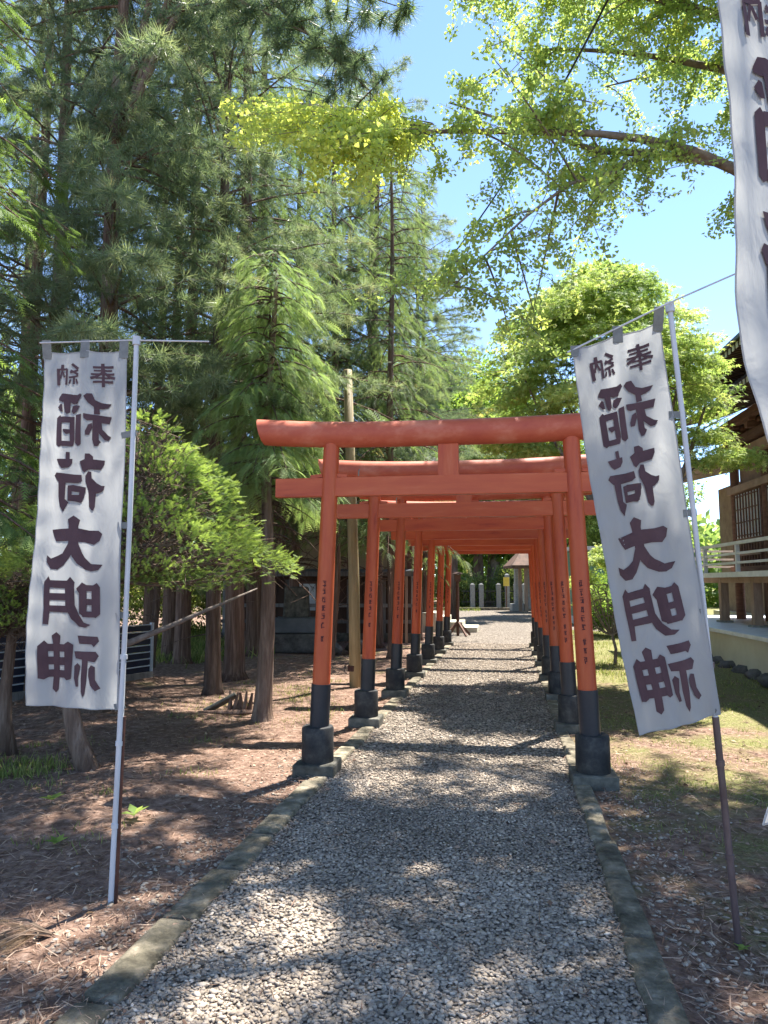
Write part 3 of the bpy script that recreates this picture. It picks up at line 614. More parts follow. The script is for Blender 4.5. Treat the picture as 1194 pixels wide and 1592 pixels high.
def tree(name, x, y, trunk, branches, crown, bark, leaf, rz=0, s=1, label='', cat='tree', group=None):
    r = empty(name, (x, y, float(hgt(x, y))), rz); r.scale = (s, s, s)
    tag(r, label, cat, group)
    trunk.build('trunk', bark, r, smooth=True, sharp=180); branches.build('branches', bark, r, smooth=True, sharp=180)['kind'] = 'stuff'
    V, F, t = crown; link('crown', fastmesh('crown', V, F, leaf, t), r); return r
# forest kinds
kinds = {}
def kind(key, H, r0, bark, leaf, **k):
    br, cr = conifer(H=H, **k); tm = trunk_mesh(H*.99, r0)
    kinds[key] = (tm, br, cr, bark, leaf)
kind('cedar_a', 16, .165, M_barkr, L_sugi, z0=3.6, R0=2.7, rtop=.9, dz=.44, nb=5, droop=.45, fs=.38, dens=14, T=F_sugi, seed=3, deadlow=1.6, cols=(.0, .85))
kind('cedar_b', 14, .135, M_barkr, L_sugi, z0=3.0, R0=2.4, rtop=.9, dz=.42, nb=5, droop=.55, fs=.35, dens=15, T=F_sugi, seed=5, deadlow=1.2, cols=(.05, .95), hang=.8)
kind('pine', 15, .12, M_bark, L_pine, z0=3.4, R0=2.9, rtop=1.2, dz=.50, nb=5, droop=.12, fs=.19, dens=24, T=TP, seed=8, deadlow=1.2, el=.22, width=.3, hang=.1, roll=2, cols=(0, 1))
first = {}
def plant(key, name, x, y, rz, s, label, group='tall conifers crowding the ground beside the path', cat='tree'):
    tm, br, cr, bark, leaf = kinds[key]
    if key not in first:
        r = tree(name, x, y, tm, br, cr, bark, leaf, rz, s, label, cat, group); first[key] = r; return r
    r = copy_tree(first[key]); r.name = name; r.location = (x, y, float(hgt(x, y))); r.rotation_euler = (0, 0, rz); r.scale = (s, s, s); tag(r, label, cat, group); return r
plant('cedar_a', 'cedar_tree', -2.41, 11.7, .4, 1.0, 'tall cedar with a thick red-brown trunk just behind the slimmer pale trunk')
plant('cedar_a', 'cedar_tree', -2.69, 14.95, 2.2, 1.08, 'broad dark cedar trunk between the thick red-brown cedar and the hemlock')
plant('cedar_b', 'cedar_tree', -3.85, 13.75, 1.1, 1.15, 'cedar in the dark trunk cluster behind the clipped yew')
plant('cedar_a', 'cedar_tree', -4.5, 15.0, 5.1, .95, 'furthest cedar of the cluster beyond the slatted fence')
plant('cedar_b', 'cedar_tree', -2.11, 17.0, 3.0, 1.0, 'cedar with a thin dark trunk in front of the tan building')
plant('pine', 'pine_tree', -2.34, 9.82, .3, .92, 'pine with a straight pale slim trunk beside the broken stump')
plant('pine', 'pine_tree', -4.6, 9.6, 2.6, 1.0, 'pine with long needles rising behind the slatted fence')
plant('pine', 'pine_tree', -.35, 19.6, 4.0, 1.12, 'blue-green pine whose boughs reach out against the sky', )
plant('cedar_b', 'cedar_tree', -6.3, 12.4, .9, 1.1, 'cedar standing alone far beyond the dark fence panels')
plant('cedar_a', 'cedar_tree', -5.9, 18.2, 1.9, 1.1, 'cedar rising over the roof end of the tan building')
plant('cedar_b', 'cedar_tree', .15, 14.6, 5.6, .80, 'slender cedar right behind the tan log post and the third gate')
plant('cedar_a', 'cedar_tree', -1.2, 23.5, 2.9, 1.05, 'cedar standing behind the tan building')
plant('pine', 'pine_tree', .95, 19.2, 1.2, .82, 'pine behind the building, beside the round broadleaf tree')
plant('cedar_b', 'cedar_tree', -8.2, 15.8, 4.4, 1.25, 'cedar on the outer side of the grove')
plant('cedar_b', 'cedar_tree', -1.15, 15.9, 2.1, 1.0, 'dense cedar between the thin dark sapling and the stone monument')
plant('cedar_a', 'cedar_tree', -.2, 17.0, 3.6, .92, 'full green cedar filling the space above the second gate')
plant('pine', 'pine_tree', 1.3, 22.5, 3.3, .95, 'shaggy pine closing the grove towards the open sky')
plant('pine', 'pine_tree', -7.0, 8.2, 5.2, .9, 'pine overhanging the picture edge beside the yew')
random.seed(90); br, cr = conifer(H=13, z0=3.3, R0=2.4, rtop=1.2, dz=.50, nb=4, droop=.25, fs=.20, dens=34, T=TP, seed=9, cols=(0, 1), el=.15, width=.35, hang=.35, roll=2, deadlow=1.0)
P_, D_ = [], []
for (a, b, c) in (((250, -60, 8.2), (420, 40, 7.6), (560, 95, 7.0)), ((300, -90, 8.2), (470, -30, 7.4), (625, 20, 6.9)), ((330, -80, 8), (480, 60, 7.5), (575, 150, 7.2))):
    q = bez(at(*a)-Vector((-3.3, 8.3, 0)), at(*b)-Vector((-3.3, 8.3, 0)), at(*c)-Vector((-3.3, 8.3, 0)), 9); br.tube(q, [.04*(1-.9*i/8) for i in range(9)], 6)
    st_ = bez((0, 0, 6.9), (q[0]*.5+np.array([0, 0, 3.6])), q[0], 5); br.tube(st_, [.06, .055, .05, .045, .04], 6)
    for i in range(2, 9):
        for k in range(5):
            e = q[i]+np.array([rn(-.45, .45), rn(-.45, .45), rn(-.4, .05)]); br.tube([q[i], e], [.007, .003], 3, caps=False)
            for z in range(6): t = rn(.3, 1.05); P_.append(q[i]*(1-t)+e*t+np.array([0, 0, rn(-.05, .05)])); D_.append((e-q[i])+np.array([0, 0, -.35]))
V_, F_, t_ = scatter(TP, np.array(P_), np.array(D_), rs.uniform(.14, .22, len(P_)), roll=2, tint=rs.uniform(0, .4, len(P_)))
cr = join([cr, (V_, F_, t_)])
tree('pine_tree', -3.3, 8.3, trunk_mesh(12.8, .14), br, cr, M_bark, L_pine, 0, 1, 'long-needled pine right behind the banner, its dark boughs reaching to the sky gap', 'tree')
# near boughs of a low-branching cypress by the banner
br, cr = conifer(H=8.6, z0=2.0, R0=1.7, rtop=.8, dz=.26, nb=5, droop=.5, fs=.15, dens=60, T=F_yew, seed=12, cols=(.0, .75), hang=.7, width=.4)
tree('cypress_tree', -4.2, 5.7, trunk_mesh(8.5, .14, lean=(.3, .2)), br, cr, M_barkr, L_yew, 0, 1, 'dark green cypress with dense low boughs just outside the banner', 'tree')
# slim hemlock with bright drooping fronds
br, cr = conifer(H=5.75, z0=2.6, R0=.92, rtop=.36, dz=.15, nb=6, droop=.6, fs=.20, dens=62, T=F_hem, seed=21, cols=(.25, 1.0), hang=.6, width=.4, prof=.6, deadlow=.5)
tree('hemlock_tree', -1.36, 8.19, trunk_mesh(5.45, .10, .02, lean=(.03, 0), flare=1.35), br, cr, M_bark, L_hem, 0, 1, 'young hemlock with bright drooping fronds and a slim straight trunk', 'tree')
# clipped yew: cone of foliage on one side, bare twigs inside, curved stout trunk
def yew(x, y, apex, rad, zb, seed, lean, label, name='yew_tree', trunk_r=.072, n=20000, bend=(-.18, 0)):
    random.seed(seed); np_rs = np.random.RandomState(seed)
    r = empty(name, (x, y, 0)); tag(r, label, 'tree')
    t = MB(); c = lean; pts = [(0.04, 0, -.08), (bend[0]*.6, 0, .25), (bend[0], 0, .55), (.0, 0, .95), (c[0]*.35, c[1]*.35, 1.35), (c[0]*.6, c[1]*.6, zb+(apex-zb)*.45), (c[0]*.8, c[1]*.8, apex*.93)]
    t.tube(pts, [trunk_r*1.35, trunk_r*1.05, trunk_r*.95, trunk_r*.85, trunk_r*.6, trunk_r*.4, .012], 12, jit=.1); t.build('trunk', M_bark, r, smooth=True, sharp=180)
    u = np_rs.rand(n); h = 1-np.sqrt(u)                       # more at the wide base
    az = np_rs.uniform(0, 6.28, n); lump = 1+.10*np.sin(az*3+seed)+.09*np.sin(az*7+h*9)+.08*np.sin(h*23+az*2)+.05*np.sin(az*17+h*31)+np_rs.normal(0, .03, n)
    R_ = rad*(1-h)**.72*lump; zz = zb+(apex-zb)*h; inn = np_rs.rand(n)**2.2*.28
    low = np_rs.rand(n) < .12; zz = np.where(low, zb-np_rs.rand(n)*.12, zz); R_ = np.where(low, R_*np_rs.rand(n)**.5, R_)
    P = np.column_stack([c[0]+R_*(1-inn)*np.cos(az), c[1]+R_*(1-inn)*np.sin(az), zz+np_rs.normal(0, .04, n)])
    gapn = np.sin(P[:, 0]*9+seed)*np.sin(P[:, 1]*8+1)+np.sin(P[:, 2]*13+P[:, 0]*5)+.6*np.sin(P[:, 0]*23)*np.sin(P[:, 2]*21+P[:, 1]*17)
    keep = ((gapn < .25) & ((inn < .10) | (h > .3))) | (np_rs.rand(n) < .16); P, az, inn, low, n = P[keep], az[keep], inn[keep], low[keep], int(keep.sum())
    D = np.column_stack([np.cos(az), np.sin(az), .35+np_rs.normal(0, .35, n)])+np_rs.normal(0, .35, (n, 3))
    tt = np.clip(.9-inn*3.0+np_rs.normal(0, .12, n)-.25*low, 0, 1)  # lit edge and shaded inside and underside put into the leaf tint
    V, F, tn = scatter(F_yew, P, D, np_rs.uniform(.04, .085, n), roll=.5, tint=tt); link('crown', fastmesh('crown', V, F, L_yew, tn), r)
    b = MB()
    for i in range(280):
        a = rn(0, 6.28); h_ = rn(0, .9); q = rad*(1-h_)**.72*rn(.6, .95); e = np.array([c[0]+q*math.cos(a), c[1]+q*math.sin(a), zb+(apex-zb)*h_]); k = rn(.55, 1); s0 = np.array([c[0]*k*.8, c[1]*k*.8, max(.9, zb-.1+(e[2]-zb)*rn(.2, .8))])
        mid = (s0+e)/2+np.array([rn(-.15, .15), rn(-.15, .15), rn(-.2, .05)]); pts = bez(s0, mid, e, 6); w0 = rn(.006, .018); b.tube(pts, [w0*(1-.8*j/5) for j in range(6)], 4, caps=False)
        for _ in range(5):
            j = random.randrange(2, 6); f = pts[j]+np.array([rn(-.3, .3), rn(-.3, .3), rn(-.2, .2)]); b.tube([pts[j], (pts[j]+f)/2+np.array([0, 0, rn(-.04, .04)]), f], [.005, .004, .0015], 3, caps=False)
    b.build('branches', M_twig, r, smooth=True, sharp=180)['kind'] = 'stuff'; return r
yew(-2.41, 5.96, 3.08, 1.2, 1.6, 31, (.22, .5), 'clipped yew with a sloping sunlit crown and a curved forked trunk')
yb = bpy.data.objects['yew_tree']
bb = MB(); bb.tube([at(188, 1005, 6.2), at(260, 975, 6.4), at(330, 945, 6.6), at(400, 915, 6.8)], [.03, .024, .017, .008], 8, jit=.08)
o = bb.build('bough', M_barkg, smooth=True, sharp=180); o.parent = yb; o.matrix_parent_inverse = Matrix.Translation(-yb.location)
yew(-3.42, 6.6, 1.6, .75, 1.16, 33, (0, 0), 'low rounded shrub with yellowish top beside the dark fence', name='clipped_shrub', n=4500, trunk_r=.055, bend=(-.03, 0))
# extra bare trunks
def stem(name, x, y, H, r0, lean, bark, label, group=None):
    r = empty(name, (x, y, float(hgt(x, y)))); tag(r, label, 'tree', group); trunk_mesh(H, r0, r0*.35, lean, flare=1.25).build('trunk', bark, r, smooth=True, sharp=180)
    b = MB(); random.seed(int(x*100)+77)
    P, D, S = [], [], []
    for i in range(26):
        t = rn(.12, 1); a = rn(0, 6.28); p = Vector((lean[0]*t, lean[1]*t, H*t)); L = rn(.3, 1.1); e = p+Vector((math.cos(a)*L, math.sin(a)*L, rn(-.3, .1)*L)); b.tube([p, p.lerp(e, .5)+Vector((0, 0, .05)), e], [.012, .008, .003], 4, caps=False)
        if t > .3:
            for q in range(14):
                k = rn(.3, 1); P.append(p.lerp(e, k)+Vector((rn(-.12, .12), rn(-.12, .12), rn(-.1, .02)))); D.append((math.cos(a)+rn(-.7, .7), math.sin(a)+rn(-.7, .7), -.5)); S.append(rn(.16, .3))
    b.build('branches', bark, r, smooth=True, sharp=180)['kind'] = 'stuff'
    V, F, tn = scatter(F_sugi, np.array(P), np.array(D), np.array(S), tint=rs.uniform(.2, .9, len(P))); link('crown', fastmesh('crown', V, F, L_sugi, tn), r)
stem('sapling', -4.1, 12.7, 5.5, .07, (.1, .2), M_bark, 'thin straight sapling trunk standing against the bright grass')
stem('sapling', -1.0, 14.0, 5.0, .055, (.2, .1), M_barkr, 'thin dark sapling seen between the first gate post and the log post')
stem('sapling', -3.1, 13.2, 4.2, .05, (-.2, .1), M_bark, 'crooked thin sapling between two thick cedar trunks')
stem('sapling', -3.3, 9.0, 5.2, .10, (-1.6, .6), M_barkr, 'leaning red-brown trunk slanting away behind the banner')
# tan log post
r = empty('log_post', (-.41, 10.35, 0)); tag(r, 'tall tan peeled log post leaning slightly beside the gates', 'post')
MB().tube([(0, 0, -.05), (-.03, .05, 1.6), (-.08, .1, 3.0), (-.14, .1, 4.7)], [.085, .08, .075, .065], 16, jit=.02).build('log', M_post, r, smooth=True, sharp=180)
MB().tube([(-.02, .02, .25), (-.02, .02, .33)], .092, 16).build('band', M_rust, r, smooth=True)
# broken stump
r = empty('broken_stump', (-1.78, 8.45, 0)); tag(r, 'broken grey stump with splintered dark wood on the needle litter', 'stump')
MB().bar((-.30, -.02, .02), (.05, .05, .20), .16, .035, up=(0, .4, 1)).build('bark_slab', M_foot, r, bevel=.01)
for i in range(6): MB().tube([(-.02+i*.045, rn(-.05, .05), 0), (.01+i*.04+rn(-.03, .03), rn(-.03, .05), rn(.12, .26))], [.035, .012], 6, jit=.2).build('splinter', M_barkr, r)
MB().tube([(-.35, -.12, .03), (.1, -.14, .03), (.42, -.10, .035)], [.02, .03, .018], 7, jit=.15).build('fallen_branch', M_barkr, r, smooth=True)
# ------------------------------------------------------------------ ginkgo over the path
def ginkgo():
    random.seed(41); r = empty('ginkgo_tree', (5.7, 6.6, 0)); o0 = Vector((5.7, 6.6, 0)); tag(r, 'ginkgo with long bare limb and fan-shaped yellow-green leaves arching over the gates', 'tree')
    t = trunk_mesh(12, .30, .08, flare=1.3); t.build('trunk', M_barkg, r, smooth=True, sharp=180)
    limbs = []
    lim = [Vector((5.7, 6.6, 4.3)), Vector((4.6, 6.4, 4.75))]+[at(u, v, Y) for u, v, Y in ((1194, 292, 6.2), (1140, 262, 6.15), (1080, 236, 6.1), (1000, 216, 6.05), (930, 208, 6), (830, 205, 5.95), (720, 204, 5.9), (620, 205, 5.85), (515, 195, 5.8))]
    limbs.append((lim, [.10, .08, .052, .046, .042, .035, .030, .025, .020, .016, .011]))
    l2 = [at(1120, 252, 6.12), at(1000, 238, 6.2), at(930, 235, 6.3), at(860, 212, 6.5), at(700, 160, 6.9)]; limbs.append((l2, [.045, .036, .028, .02, .01]))
    l3 = [at(1000, 238, 6.15), at(955, 268, 6.1), at(885, 286, 6.0), at(820, 335, 5.9), at(745, 405, 5.8), at(680, 470, 5.7)]; limbs.append((l3, [.026, .022, .016, .011, .008, .004]))
    for (zt, ex, ey, ez) in ((5.6, 1.5, 7.6, 7.6), (6.4, 0.2, 6.6, 7.9), (7.2, 2.2, 5.2, 8.6), (6.8, 3.0, 9.0, 8.2), (8, .6, 9.2, 10.2), (7.6, 4.6, 3.6, 8.0), (6.2, 2.6, 3.4, 6.8), (5.2, 2.9, 4.2, 5.9), (8.6, 2.4, 11.2, 11), (7.0, -.6, 5.0, 7.9), (9.2, 3.2, 7, 11.4), (6.6, .9, 4.4, 6.9), (7.4, -1.6, 6.4, 8.7), (5.9, 6.2, 3.2, 7)):
        a = np.array([5.7, 6.6, zt]); c = np.array([ex, ey, ez]); b = (a+c)/2+np.array([0, 0, rn(.2, .8)]); pts = [Vector(p) for p in bez(a, b, c, 9)]
        limbs.append((pts, [.07*(1-.88*i/8) for i in range(9)]))
    m = MB(); P, D, S, K = [], [], [], []
    def leaves(p, n, yl):
        for _ in range(n):
            P.append(p+Vector((rn(-.05, .05), rn(-.05, .05), rn(-.06, .03)))); D.append((rn(-1, 1), rn(-1, 1), rn(-.5, .7))); S.append(rn(.042, .066)); K.append(min(1, max(0, random.gauss(yl, .2))))
    for li, (pts, rad) in enumerate(limbs):
        m.tube([p-o0 for p in pts], rad, 8, jit=.04)
        seg = [(pts[i+1]-pts[i]).length for i in range(len(pts)-1)]; Ltot = sum(seg); nb = int(Ltot*(6 if li == 0 else 5.6 if li > 2 else 5.5))
        for _ in range(nb):
            t = rn(.12 if li else .22, 1); d = t*Ltot; i = 0
            while i < len(seg)-1 and d > seg[i]: d -= seg[i]; i += 1
            p = pts[i].lerp(pts[i+1], min(1, d/seg[i])); yl = .45
            if p.x < -.0: yl = .8
            if li == 0 and p.x > .4 and random.random() < .78: continue
            L = rn(.5, 1.5)*(1.15-.4*t); a = rn(0, 6.28); e = p+Vector((math.cos(a)*L*.8, math.sin(a)*L*.8, rn(-.55, .6)*L))
            q = bez(p, (p+e)/2+Vector((rn(-.1, .1), rn(-.1, .1), rn(.0, .2))), e+Vector((0, 0, -.15*L)), 7); q = [Vector(x) for x in q]
            m.tube([x-o0 for x in q], [.011*(1-.8*j/6)*(.6+.4*L) for j in range(7)], 4, caps=False)
            for j in range(1, 7):
                leaves(q[j], 2, yl); leaves(q[j-1].lerp(q[j], .5), 2, yl)
                if random.random() < .75:
                    e2 = q[j]+Vector((rn(-.35, .35), rn(-.35, .35), rn(-.4, .22))); m.tube([q[j]-o0, e2-o0], [.004, .0015], 3, caps=False)
                    for z in range(4): leaves(q[j].lerp(e2, (z+1)/4), 2, yl)
    # dense bright spray at the limb's tip
    for _ in range(80):
        cu = rn(350, 640); c = at(cu, rn(140, 225)+max(0, min(cu, 560)-370)*rn(.1, .62)*(1 if cu < 600 else .5), rn(5.0, 6.8)); p0 = at(rn(500, 680), rn(190, 212), 5.8); q = [Vector(x) for x in bez(p0, (p0+c)/2+Vector((0, 0, .1)), c, 5)]
        m.tube([x-o0 for x in q], [.006, .005, .004, .003, .0015], 4, caps=False)
        for j in range(1, 5): leaves(q[j], 4, rn(.65, 1)); leaves(q[j-1].lerp(q[j], .5), 3, rn(.6, .95))
    # hanging dead twigs
    for (a, b, c) in (((860, 205), (850, 300), (815, 372)), ((640, 205), (632, 260), (622, 330)), ((632, 212), (648, 225), (655, 238)), ((1010, 232), (1008, 280), (996, 330))):
        q = [at(*a, 5.95), at(*b, 5.95), at(*c, 5.95)]; m.tube([x-o0 for x in q], [.006, .004, .002], 4, caps=False)
    m.build('branches', M_barkg, r, smooth=True, sharp=180)['kind'] = 'stuff'
    P = np.array([tuple(p-o0) for p in P]); V, F, tn = scatter(TG, P, np.array(D), np.array(S), roll=1, tint=np.array(K)); link('crown', fastmesh('crown', V, F, L_gink, tn), r)
    print('ginkgo clusters', len(P))
ginkgo()
# ------------------------------------------------------------------ maples
def maple(name, x, y, forks, cz, rx, ry, rz_, n, label, seed, trunk_r=.1, size=.075, skew=0, extra=()):
    random.seed(seed); r = empty(name, (x, y, 0)); tag(r, label, 'tree'); m = MB(); cx, cy = forks
    zf = cz*.42; m.tube([(0, 0, -.08), (.03, 0, zf*.5), (cx*.2, cy*.2, zf)], [trunk_r*1.3, trunk_r, trunk_r*.85], 10, jit=.06)
    tips = []
    for i in range(16):
        a = i*2.4; q = rn(.35, .95); e = np.array([cx+rx*q*math.cos(a), cy+ry*q*math.sin(a), cz+rz_*(1-q*q)*rn(.3, .8)]); s0 = np.array([cx*.2, cy*.2, zf]); mid = s0*.45+e*.55+np.array([rn(-.2, .2), rn(-.2, .2), -rn(.1, .4)])
        pts = bez(s0, mid, e, 8); w0 = trunk_r*rn(.3, .5); m.tube(pts, [w0*(1-.85*j/7)+.003 for j in range(8)], 6, caps=False)
        for _ in range(8):
            j = random.randrange(3, 8); f = pts[j]+np.array([rn(-.6, .6)*rx*.5, rn(-.6, .6)*ry*.5, rn(-.15, .35)*rz_*.5]); m.tube(bez(pts[j], (pts[j]+f)/2+np.array([0, 0, .08]), f, 4), [.012, .009, .006, .002], 4, caps=False); tips.append(f)
    m.build('branches', M_barkg, r, smooth=True, sharp=180)['kind'] = 'stuff'
    # layered sprays: discs of leaves at many heights
    P, D, T = [], [], []; nd = n//55
    for i in range(nd):
        az = rn(0, 6.28); q = rn(.25, 1)**.6; hh = rn(-.12, 1)
        rr = math.sqrt(max(0, 1-min(1, max(hh, 0))**2))*(1+.12*math.sin(az*3+seed)+.08*math.sin(az*5)); px, py = cx+rx*rr*q*math.cos(az), cy+ry*rr*q*math.sin(az); pz = cz+rz_*hh+skew*math.cos(az)
        k = 55; a = rs.uniform(0, 6.28, k); d = np.sqrt(rs.rand(k))*rn(.2, .42)*min(1, rx/1.2); ex = d*np.cos(a)*1.2; ey = d*np.sin(a)*1.2; out = (ex*math.cos(az)+ey*math.sin(az))
        P.append(np.column_stack([px+ex, py+ey, pz-out*.45+rs.normal(0, .035, k)])); D.append(np.column_stack([np.full(k, math.cos(az)), np.full(k, math.sin(az)), np.full(k, -.35)])+rs.normal(0, .45, (k, 3)))
        T.append(np.clip(rn(.2, .75)+rs.normal(0, .12, k), 0, 1))
    for (ax, ay, az_, rr) in extra:
        k = 420; a = rs.uniform(0, 6.28, k); d = np.sqrt(rs.rand(k))*rr; P.append(np.column_stack([ax+d*np.cos(a), ay+d*np.sin(a), az_+rs.normal(0, .06, k)-d*.2])); D.append(np.column_stack([np.cos(a), np.sin(a), np.full(k, -.3)])+rs.normal(0, .4, (k, 3))); T.append(rs.uniform(.2, .9, k))
        m2 = MB().tube(bez((cx*.3, cy*.3, zf*1.1), ((ax)/2, ay/2, az_+.1), (ax, ay, az_), 6), [.03, .025, .02, .015, .01, .004], 5); m2.build('branch', M_barkg, r, smooth=True, sharp=180)
    P, D, T = np.concatenate(P), np.concatenate(D), np.concatenate(T)
    V, F, tn = scatter(TM, P, D, rs.uniform(.8, 1.25, len(P))*size, roll=.45, tint=T); link('crown', fastmesh('crown', V, F, L_maple, tn), r)
maple('maple_tree', 3.95, 10.5, (-.68, 0), 4.15, 1.80, 1.7, 2.05, 15000, 'large pale-green maple with layered rounded crown behind the leaning banner', 51, .12, .07, extra=((1.0, -.4, 3.35, .55), (.6, -.2, 3.7, .6), (-2.0, .2, 3.7, .5), (-1.6, 0, 3.5, .5)))
maple('maple_sapling', 4.35, 13.6, (-.15, 0), 1.25, .75, .7, .85, 1500, 'small bright green maple growing low behind the torii posts', 53, .03, .055)
# ------------------------------------------------------------------ broadleaf trees and far wood
def broad(name, x, y, zc, rx, rz_, n, label, seed, leaf=L_broad, tr=.25, size=.22, cat='tree', group=None, bark=M_bark):
    random.seed(seed); r = empty(name, (x, y, 0)); tag(r, label, cat, group); m = MB(); m.tube([(0, 0, -.1), (.1, 0, zc*.4), (0, .1, zc)], [tr*1.3, tr, tr*.5], 12, jit=.08)
    m.build('trunk', bark, r, smooth=True, sharp=180); b = MB(); C = []
    for i in range(22):
        a = i*2.4; h = rn(-.8, .9); q = math.sqrt(1-h*h)*rn(.55, .9); c = np.array([rx*q*math.cos(a), rx*q*math.sin(a), zc+rz_*h*.85]); C.append(c); s0 = np.array([0, 0, zc*rn(.45, .9)]); b.tube(bez(s0, (s0+c)/2+np.array([0, 0, rn(-.3, .3)]), c, 5), [tr*.3, tr*.22, tr*.15, tr*.1, .02], 5, caps=False)
    b.build('branches', bark, r, smooth=True, sharp=180)['kind'] = 'stuff'
    C = np.array(C); i = rs.randint(0, len(C), n); d = nrm(rs.normal(0, 1, (n, 3))); q = rs.rand(n)**.4*rx*.46; P = C[i]+d*q[:, None]*np.array([1, 1, .75]); P[:, 2] = np.maximum(P[:, 2], .3)
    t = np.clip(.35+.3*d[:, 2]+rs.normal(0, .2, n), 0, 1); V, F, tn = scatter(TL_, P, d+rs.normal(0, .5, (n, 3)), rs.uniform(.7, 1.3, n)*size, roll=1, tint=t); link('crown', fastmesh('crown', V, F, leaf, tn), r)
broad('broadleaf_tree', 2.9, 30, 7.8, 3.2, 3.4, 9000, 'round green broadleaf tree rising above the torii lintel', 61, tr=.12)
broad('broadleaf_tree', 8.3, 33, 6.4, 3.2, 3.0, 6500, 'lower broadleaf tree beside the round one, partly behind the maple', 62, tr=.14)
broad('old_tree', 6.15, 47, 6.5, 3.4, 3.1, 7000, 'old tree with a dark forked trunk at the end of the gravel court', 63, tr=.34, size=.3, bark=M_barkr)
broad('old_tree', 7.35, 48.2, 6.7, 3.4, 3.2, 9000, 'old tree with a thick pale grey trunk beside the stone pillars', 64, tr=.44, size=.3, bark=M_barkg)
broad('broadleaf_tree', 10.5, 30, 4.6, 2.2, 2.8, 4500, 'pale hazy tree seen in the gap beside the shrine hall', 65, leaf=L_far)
broad('bush', 6.6, 20.5, .95, 1.0, .8, 1800, 'bright green bush on the lawn behind the small maple', 66, tr=.04, size=.13, cat='bush')
broad('bush', -6.2, 20.5, 1.5, 1.8, 1.3, 3000, 'sunlit yellow-green bush beyond the fence, between dark trunks', 67, tr=.05, size=.15, cat='bush', leaf=L_grass)
broad('bush', -8.8, 19.5, 1.8, 2.0, 1.5, 3000, 'sunlit bush further out behind the slatted fence', 68, tr=.05, size=.15, cat='bush', leaf=L_grass)
broad('bush', 4.5, 43.4, 1.2, 1.3, 1.1, 2600, 'sunlit bush behind the stone fence, beside the old tree', 71, tr=.05, size=.2, cat='bush', leaf=L_grass)
broad('bush', 8.0, 43.6, 1.3, 1.5, 1.2, 2600, 'sunlit bush behind the roofed shelter', 72, tr=.05, size=.2, cat='bush', leaf=L_grass)
def farwood():
    n = 13000; az = rs.uniform(R(-75), R(62), n); rad = rs.uniform(50, 62, n); top = 7.0+2.2*np.sin(az*9)+1.3*np.sin(az*23+1)+.8*np.sin(az*47)
    top = np.where(az < R(-3), top+5, top); h = rs.rand(n)**.8; z = h*top; bulge = np.sin(h*3.1)*2
    P = np.column_stack([np.sin(az)*(rad-bulge), np.cos(az)*(rad-bulge), z]); V, F, t = scatter(TL_, P, rs.normal(0, 1, (n, 3)), rs.uniform(.8, 1.4, n), roll=1, tint=np.clip(rs.normal(.45, .25, n), 0, 1))
    o = link('far_woods', fastmesh('far_woods', V, F, L_far, t)); tag(o, 'belt of green woodland closing the view behind everything', 'woods', kind='stuff')
farwood()
# ------------------------------------------------------------------ slatted fence at the grove edge
r = empty('slatted_fence', (-5.3, 8.6, 0)); tag(r, 'dark navy fence with pale horizontal rails behind the banner', 'fence')
fa, fb = Vector((-5.4, 8.1, 0)), Vector((-3.75, 11.6, 0)); o0 = Vector((-5.3, 8.6, 0)); fd = fb-fa
for i in range(5):
    p = fa+fd*(i/4)-o0; MB().box((p.x, p.y, .42), (.05, .05, .9), math.atan2(fd.y, fd.x)).build('fence_post', M_rail, r)
for i in range(4):
    a = fa+fd*(i/4)-o0; b = fa+fd*((i+1)/4)-o0; a2 = a+(b-a)*.03; b2 = b-(b-a)*.03
    for k in range(7):
        z = .14+k*.108; MB().bar(a2+Vector((.0, 0, z)), b2+Vector((0, 0, z)), .012, .085).build('slat', M_navy, r)
        MB().bar(a2+Vector((.018, -.008, z+.054)), b2+Vector((.018, -.008, z+.054)), .014, .014).build('rail', M_rail, r)
MB().bar(fa-o0+Vector((0, 0, .05)), fb-o0+Vector((0, 0, .05)), .12, .1).build('sill', M_greyw, r)
# ------------------------------------------------------------------ tan building behind the trees
r = empty('storehouse', (-4.2, 18.6, 0), -R(4)); tag(r, 'tan plastered storehouse with dark board lower wall behind the trees', 'building')
W = 4.95
MB().box((W/2, 2, .12), (W+.1, 4.1, .24)).build('foundation', M_foot, r)
MB().box((W/2, 2, 2.9), (W, 4, 2.3)).build('wall', M_tan, r)
MB().box((W/2, 2.04, .98), (W-.1, 3.9, 1.5)).build('inner_wall', M_brownb, r)
for i in range(24):
    if 9 <= i < 15: continue
    MB().box((.1+i*.203, .02, .92), (.19, .03, 1.36)).build('wall_board', M_brownb if i % 4 else M_greyw, r)
f = MB().box((2.5, .035, 1.15), (1.22, .05, .8)).build('window', M_wood, r); MB().box((2.5, .004, 1.15), (1.08, .012, .68)).build('pane', M_dglass, f)
for i in range(3): MB().box((2.1+i*.36, -.01, 1.15), (.03, .02, .7)).build('mullion', M_wood, f)
p = MB().box((W/2, -.12, 1.83), (W+.3, .75, .05), rot=Matrix.Rotation(.16, 3, 'X')).build('lean_to_roof', M_roof, r)
MB().box((W/2, -.48, 1.74), (W+.3, .04, .12)).build('fascia', M_greyw, r)
for i in range(6): MB().box((.05+i*.95, -.44, .87), (.07, .07, 1.72)).build('veranda_post', M_woodl, r)
for z in (.55, .95): MB().box((W/2, -.40, z), (W, .03, .09)).build('rail_board', M_greyw, r)
for x0 in (-.02, 1.6, 3.3, 4.85): MB().box((x0+.02, -.02, 2.9), (.12, .06, 2.3)).build('pilaster', M_wood, r)
